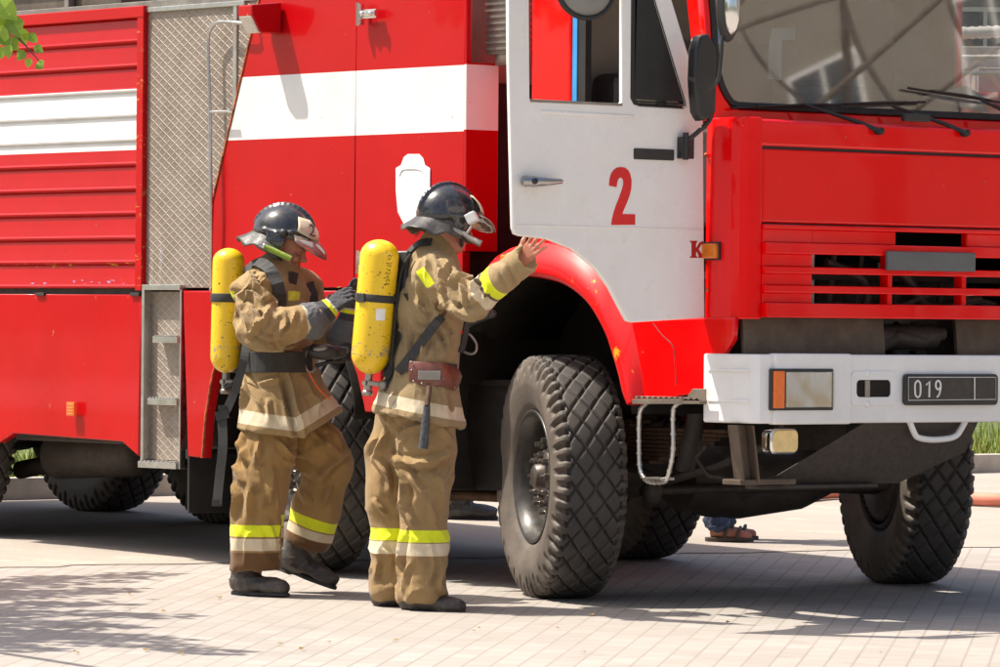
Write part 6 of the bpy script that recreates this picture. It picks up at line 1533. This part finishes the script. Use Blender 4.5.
# ------------------------------------------------------------------ trees
m_bark = M('bark', (.09, .065, .045), .85, var=.35, vscale=8, bump=.6, bscale=25)
def leaf_mat(name, a, b):
    t = NT(name); t.n.remove(t.p); oi = t.node('NewGeometry'); n = t.ramp(oi.outputs['Random Per Island'], 0, 1); c = t.mix(n, a, b)
    d = t.node('BsdfDiffuse'); tr = t.node('BsdfTranslucent'); gl = t.node('BsdfGlossy'); gl.inputs['Roughness'].default_value = .45
    t.l.new(c, d.inputs[0]); tc = t.mix(.5, c, (.45, .65, .03)); t.l.new(tc, tr.inputs[0]); m1 = t.node('MixShader'); m1.inputs[0].default_value = .25; t.l.new(d.outputs[0], m1.inputs[1]); t.l.new(tr.outputs[0], m1.inputs[2])
    m2 = t.node('MixShader'); m2.inputs[0].default_value = .06; t.l.new(m1.outputs[0], m2.inputs[1]); t.l.new(gl.outputs[0], m2.inputs[2]); t.l.new(m2.outputs[0], t.out.inputs[0]); return t.m
m_leaf = leaf_mat('poplar_leaf', (.10, .22, .012), (.30, .42, .02))
def add_leaf(m, p, d, nrm, L):
    d = d.normalized(); s = d.cross(nrm).normalized(); nrm = s.cross(d)
    pr = ((0, 0), (.12, .26), (.38, .42), (.70, .26), (1.0, 0)); mid = [p+d*(L*t)+nrm*(L*.10*math.sin(t*3)) for t, w_ in pr]; n = len(m.v)
    Lf = [mid[i]+s*(L*pr[i][1])+nrm*(L*.10*pr[i][1]*3) for i in range(1, 4)]; Rt = [mid[i]-s*(L*pr[i][1])+nrm*(L*.10*pr[i][1]*3) for i in range(1, 4)]
    m.v += [tuple(v) for v in mid+Lf+Rt]      # 0-4 mid, 5-7 left, 8-10 right
    for f in ((0, 5, 1), (1, 5, 6, 2), (2, 6, 7, 3), (3, 7, 4), (0, 1, 8), (1, 2, 9, 8), (2, 3, 10, 9), (3, 4, 10)): m.f.append(tuple(n+i for i in f)); m.sm.append(False)
def grow(bm_, lm, p, d, L, r, depth, rn, leaves, up=.15):
    pts = [p.copy()]; rs = [r]; q = p.copy(); dd = d.normalized(); seg = 6
    kids = []
    for i in range(seg):
        dd = (dd+Vector((rn.uniform(-1, 1), rn.uniform(-1, 1), rn.uniform(-1, 1)))*.16+Vector((0, 0, up*.12))).normalized(); q = q+dd*(L/seg); pts.append(q.copy()); rs.append(r*(1-.62*(i+1)/seg))
        if depth > 0 and i >= 1:
            for _ in range(2 if rn.random() < .6 else 1): kids.append((q.copy(), (dd+Vector((rn.uniform(-1, 1), rn.uniform(-1, 1), rn.uniform(-.5, .9)))*.95).normalized(), r*(1-.62*(i+1)/seg)))
        if depth <= 1 and leaves:
            for _ in range(leaves):
                o = Vector((rn.uniform(-1, 1), rn.uniform(-1, 1), rn.uniform(-1, 1))); add_leaf(lm, q+o*.10, (o+Vector((0, 0, -.6))), Vector((rn.uniform(-1, 1), rn.uniform(-1, 1), 1.2)), rn.uniform(.045, .085))
    bm_.tube(pts, rs, 6 if depth < 2 else 9, caps=False)
    for (kp, kd, kr) in kids: grow(bm_, lm, kp, kd, L*rn.uniform(.45, .68), kr*.62, depth-1, rn, leaves, up)
def tree(loc, label, h, seed, leaves=3, depth=3, r=.16, lean=(0, 0), extra=None):
    rn = random.Random(seed); g = Vector(loc); root = empty('tree', g, 0); tag(root, label, 'tree'); tb = MB(); bb = MB(); lm = MB()
    top = Vector((lean[0], lean[1], h*.45)); tb.tube(smooth_path([Vector((0, 0, -.1)), Vector((lean[0]*.2, lean[1]*.2, h*.15)), Vector((lean[0]*.5, lean[1]*.5, h*.3)), top], 5), [r*(1-.5*i/15) for i in range(16)], 14)
    for k in range(7):
        a = 2*math.pi*k/7+rn.uniform(-.3, .3); grow(bb, lm, top*rn.uniform(.75, 1.0), Vector((math.cos(a), math.sin(a), rn.uniform(.5, 1.4))), h*.32, r*.42, depth-1, rn, leaves)
    if extra: extra(bb, lm, rn)
    tb.build('trunk', m_bark, root); bb.build('branches', m_bark, root, smooth=True)
    if lm.v: lm.build('crown', m_leaf, root)
    return root
# tree at the left, out of frame: its shadow falls on the paving and one twig hangs into the picture
sh_t = lambda g, z: g-SUN_DIR*(z/(-SUN_DIR.z))         # the point at height z whose shadow is g
gT = G(-160, 612); cT = sh_t(gT, 3.6); base_ = Vector((cT.x-.2, cT.y-.2, gz(cT.x, cT.y)))
def left_extra(bb, lm, rn):
    o = base_
    for (px, py, z) in ((60, 577, 3.0), (150, 574, 3.2), (40, 592, 3.0), (120, 590, 3.4), (165, 616, 3.1), (90, 604, 3.3), (100, 626, 3.0), (160, 640, 3.2), (60, 638, 3.5), (215, 652, 3.2), (30, 650, 3.0), (-10, 585, 3.3), (0, 615, 3.4), (0, 642, 3.2), (-60, 600, 3.5), (-80, 640, 3.3)):
        g = G(px, py); t = sh_t(g, z)-o; a = Vector((0, 0, 2.6)); mid = a.lerp(t, .55)+Vector((0, 0, .25)); P_ = smooth_path([a, mid, t], 10); n = len(P_); bb.tube(P_, [.035-.031*i/(n-1) for i in range(n)], 6)
        for i in range(int(n*.25), n):
            for _ in range(20 if i > n*.5 else 10):
                o_ = Vector((rn.uniform(-1, 1), rn.uniform(-1, 1), rn.uniform(-1, 1))); w_ = .16 if i < n*.8 else .09; e = P_[i]+o_*w_
                if rn.random() < .4: bb.tube([P_[i], e], .003, 4, caps=False)
                add_leaf(lm, e, o_+Vector((0, 0, -.5)), Vector((rn.uniform(-.6, .6), rn.uniform(-.6, .6), 1)), rn.uniform(.06, .11))
    # twig in the top left corner
    Zt = 17.5; W3 = lambda px, py, dz=0.0: CAM+ray(px, py)*(Zt+dz)-o
    tw = smooth_path([Vector((0, 0, 3.0)), Vector((0, 0, 3.0)).lerp(W3(-60, -60), .6)+Vector((0, 0, .3)), W3(-60, -60), W3(-15, -15), W3(5, 10), W3(14, 32), W3(25, 45), W3(40, 62)], 6)
    n = len(tw); bb.tube(tw, [.03*(1-i/(n-1))**1.5+.002 for i in range(n)], 6)
    for (px, py, dx, dy, L) in ((-3, 2, 1, .9, .10), (5, 8, -.5, 1, .075), (3, 25, -.3, .9, .085), (12, 15, .3, 1, .085), (8, 38, .6, .7, .06), (20, 28, .25, .8, .065), (10, 44, -.1, 1, .055), (28, 34, .5, .45, .045), (24, 50, -.5, .8, .045), (34, 46, .7, .5, .04), (30, 58, -.2, .9, .036), (40, 60, .3, .8, .035), (-4, 30, .6, .8, .08), (-2, 46, .2, .8, .05), (17, 40, -.5, .5, .05), (36, 64, .5, .4, .03), (1, 0, .4, 1, .10), (-8, 14, .9, .6, .09)):
        p = W3(px, py, rn.uniform(-.05, .05)); d = R0*dx-UZ*dy+F0*rn.uniform(-.3, .3); add_leaf(lm, p, d, -F0*1.0+UZ*rn.uniform(-.2, .6)+R0*rn.uniform(-.5, .5), L)
tree(base_, 'leafy tree with a twig hanging into the top left corner', 5.2, 3, leaves=4, depth=2, r=.12, extra=left_extra)
# tree in front of the cab, mirrored in the windscreen
def right_extra(bb, lm, rn):
    o = Vector((8.2, 7.2, gz(8.2, 7.2))); c0 = Vector((1.25, .9, 2.42)); d = (wsN*(-2*F0.dot(wsN))+F0); c = c0+d*8.0-o; u = d.cross(UZ).normalized(); v = u.cross(d).normalized()
    q = lambda a, b: c+u*a+v*b
    for (a0, b0, a1, b1, a2, b2, r_) in ((-1.6, .9, -.3, .1, 1.5, -.75, .022), (-1.6, .35, -.5, -.2, .9, -.7, .018), (1.35, .9, .95, .1, .75, -.8, .016), (.8, .95, .35, .0, .1, -.8, .014), (.1, .95, -.3, .1, -.5, -.8, .014), (-.6, .9, -.85, .0, -1.2, -.7, .020), (-1.25, .9, -1.4, .2, -1.7, -.6, .018), (1.6, .5, 1.3, .0, 1.2, -.6, .014), (-.2, 1.0, .6, .35, 1.6, .0, .016)):
        bb.tube(smooth_path([q(a0, b0), q((a0+a1)/2+.05, (b0+b1)/2-.04), q(a1, b1), q((a1+a2)/2-.04, (b1+b2)/2-.06), q(a2, b2)], 8), r_, 8)
    bb.tube(smooth_path([Vector((0, 0, 2.2)), q(1.2, .2), q(-1.6, .9)], 10), .022, 8)
tree((8.2, 7.2, gz(8.2, 7.2)), 'sparse tree with long bare boughs standing ahead of the cab', 8.0, 11, leaves=0, depth=1, r=.15, extra=right_extra)

# ------------------------------------------------------------------ houses round the yard (mirrored in glass and paint)
m_fac = M('ochre_render', (.22, .19, .155), .85, var=.12, vscale=.8, bump=.2, bscale=12, dust=.15)
m_win = M('dark_window', (.03, .035, .04), .12)
def house(loc, rz, wx, dy, h, label, col, group='houses round the yard'):
    r = empty('house', (loc[0], loc[1], gz(loc[0], loc[1])), rz); tag(r, label, 'building', group)
    m = MB(); m.box(-wx/2, wx/2, 0, dy, -1, h); m.box(-wx/2-.2, wx/2+.2, -.25, dy+.25, h, h+.35); m.build('wall', col, r)
    nb = int(wx/3.4)
    for f in range(int(h/3.1)):
        for k in range(nb):
            x = -wx/2+(k+.5)*wx/nb; z = 1.3+3.1*f; fr_ = MB(); fr_.box(x-.75, x+.75, -.06, .0, z-.05, z+.0); fr_.box(x-.75, x-.68, -.05, 0, z, z+1.5); fr_.box(x+.68, x+.75, -.05, 0, z, z+1.5); fr_.box(x-.68, x+.68, -.05, 0, z+1.43, z+1.5); fr_.box(x-.03, x+.03, -.05, 0, z, z+1.43)
            o = fr_.build('window', m_whitebump, r); g = MB(); g.box(x-.68, x+.68, -.02, -.005, z, z+1.43); g.build('pane', m_win, o)
    return r
house((30, 34, 0), 0, 56, 10, 24, 'tall ochre block of flats, out of view, added for the windscreen to mirror', m_fac)  # unseen block, added for its tan reflection in the windscreen and warm bounce
hb_ = CAM+F0*78+R0*4; house((hb_.x, hb_.y), RZ, 74, 10, 13, 'long low greyish house beyond the lawn behind the truck', M('grey_brick_wall', (.20, .165, .135), .85, var=.2, vscale=2, bump=.3, bscale=14))
for k, (u_, v_) in enumerate(((-26, 62), (-17, 66), (-9, 60), (9, 64), (17, 61), (27, 66))):
    q_ = CAM+F0*v_+R0*u_; tree((q_.x, q_.y, gz(q_.x, q_.y)+.1), ('young tree on the lawn, %s of the row before the long house' % ('first', 'second', 'third', 'fourth', 'fifth', 'last')[k]), 6.5+k % 3, 40+k, leaves=3, depth=2, r=.13)
# another fire engine beyond, seen through the cab glass and under the truck
def far_engine():
    c = CAM+ray(960, 60)*(CAM.z*0+46.0); r = empty('fire_truck', (c.x, c.y, gz(c.x, c.y)), RZ); tag(r, 'second red fire truck with white pipes and pale hose on its roof, behind the cab', 'fire truck')
    o = Vector((c.x, c.y, gz(c.x, c.y))); L = lambda px, py, d=0: (lambda w_: Vector((w_.dot(R0), w_.dot(F0), w_.z)))(CAM+ray(px, py)*(46.0+d)-o)
    a = L(925, 92); b = L(1240, 92); zb = a.z
    m = MB(); m.box(a.x-.6, b.x, 0, 2.2, .75, zb); m.build('body', m_redbody, r, .03)
    m = MB(); m.box(b.x-.05, b.x+1.5, .0, 2.2, .7, zb+.2); m.build('cab', m_red, r, .08)
    m = MB(); m.box(b.x+.2, b.x+1.2, -.01, 0, zb-.7, zb); m.build('window', m_win, r)
    for x in (a.x, a.x+1.3, b.x+.6):
        m = MB(); m.lathe([(0, -.14), (.30, -.13), (.50, -.14), (.55, -.10), (.56, .1), (.5, .15), (0, .14)], (x+.2, .3, .56), (0, 1, 0), 32); m.build('wheel', m_tyre, r)
    m = MB()
    for py in (58, 74): p = L(900, py); q = L(1180, py-3); m.tube([p, q], .022, 10)
    for k in range(4): p = L(930+75*k, 58); m.tube([p, Vector((p.x, p.y, zb))], .02, 8)
    m.build('roof_rail', m_whitebump, r)
    m = MB(); p = L(895, 36, .4); q = L(1180, 24, .4); N = 70
    pts = [p.lerp(q, i/N) for i in range(N+1)]; m.tube(pts, [.062 if i % 2 else .050 for i in range(N+1)], 12); m.build('suction_hose', m_whitebump, r)
    m = MB()
    for k in range(5):
        p = L(925+52*k, 70, .3); m.box(p.x, p.x+.22, .2, .8, zb, p.z+.02*k % .06)
    m.box(L(900, 66).x, L(1180, 66).x, .9, 1.3, zb, L(900, 40).z); m.build('roof_gear', m_greyplastic, r, .01)
far_engine()
# small fallen bits on the paving
rn = random.Random(12); lit = leaf_mat('dry_leaf', (.16, .09, .03), (.35, .20, .05)); q0 = []
for i in range(26):
    g = G(rn.uniform(20, 980), rn.uniform(575, 662)); m = MB(); a = rn.uniform(0, 6.3); add_leaf(m, Vector((0, 0, .006)), Vector((math.cos(a), math.sin(a), .1)), Vector((rn.uniform(-.3, .3), rn.uniform(-.3, .3), 1)), rn.uniform(.012, .035))
    o = m.build('fallen_leaf', lit); o.location = g; tag(o, 'tiny dry leaf scrap lying on the sunlit paving', 'leaf', 'leaf scraps scattered on the paving')
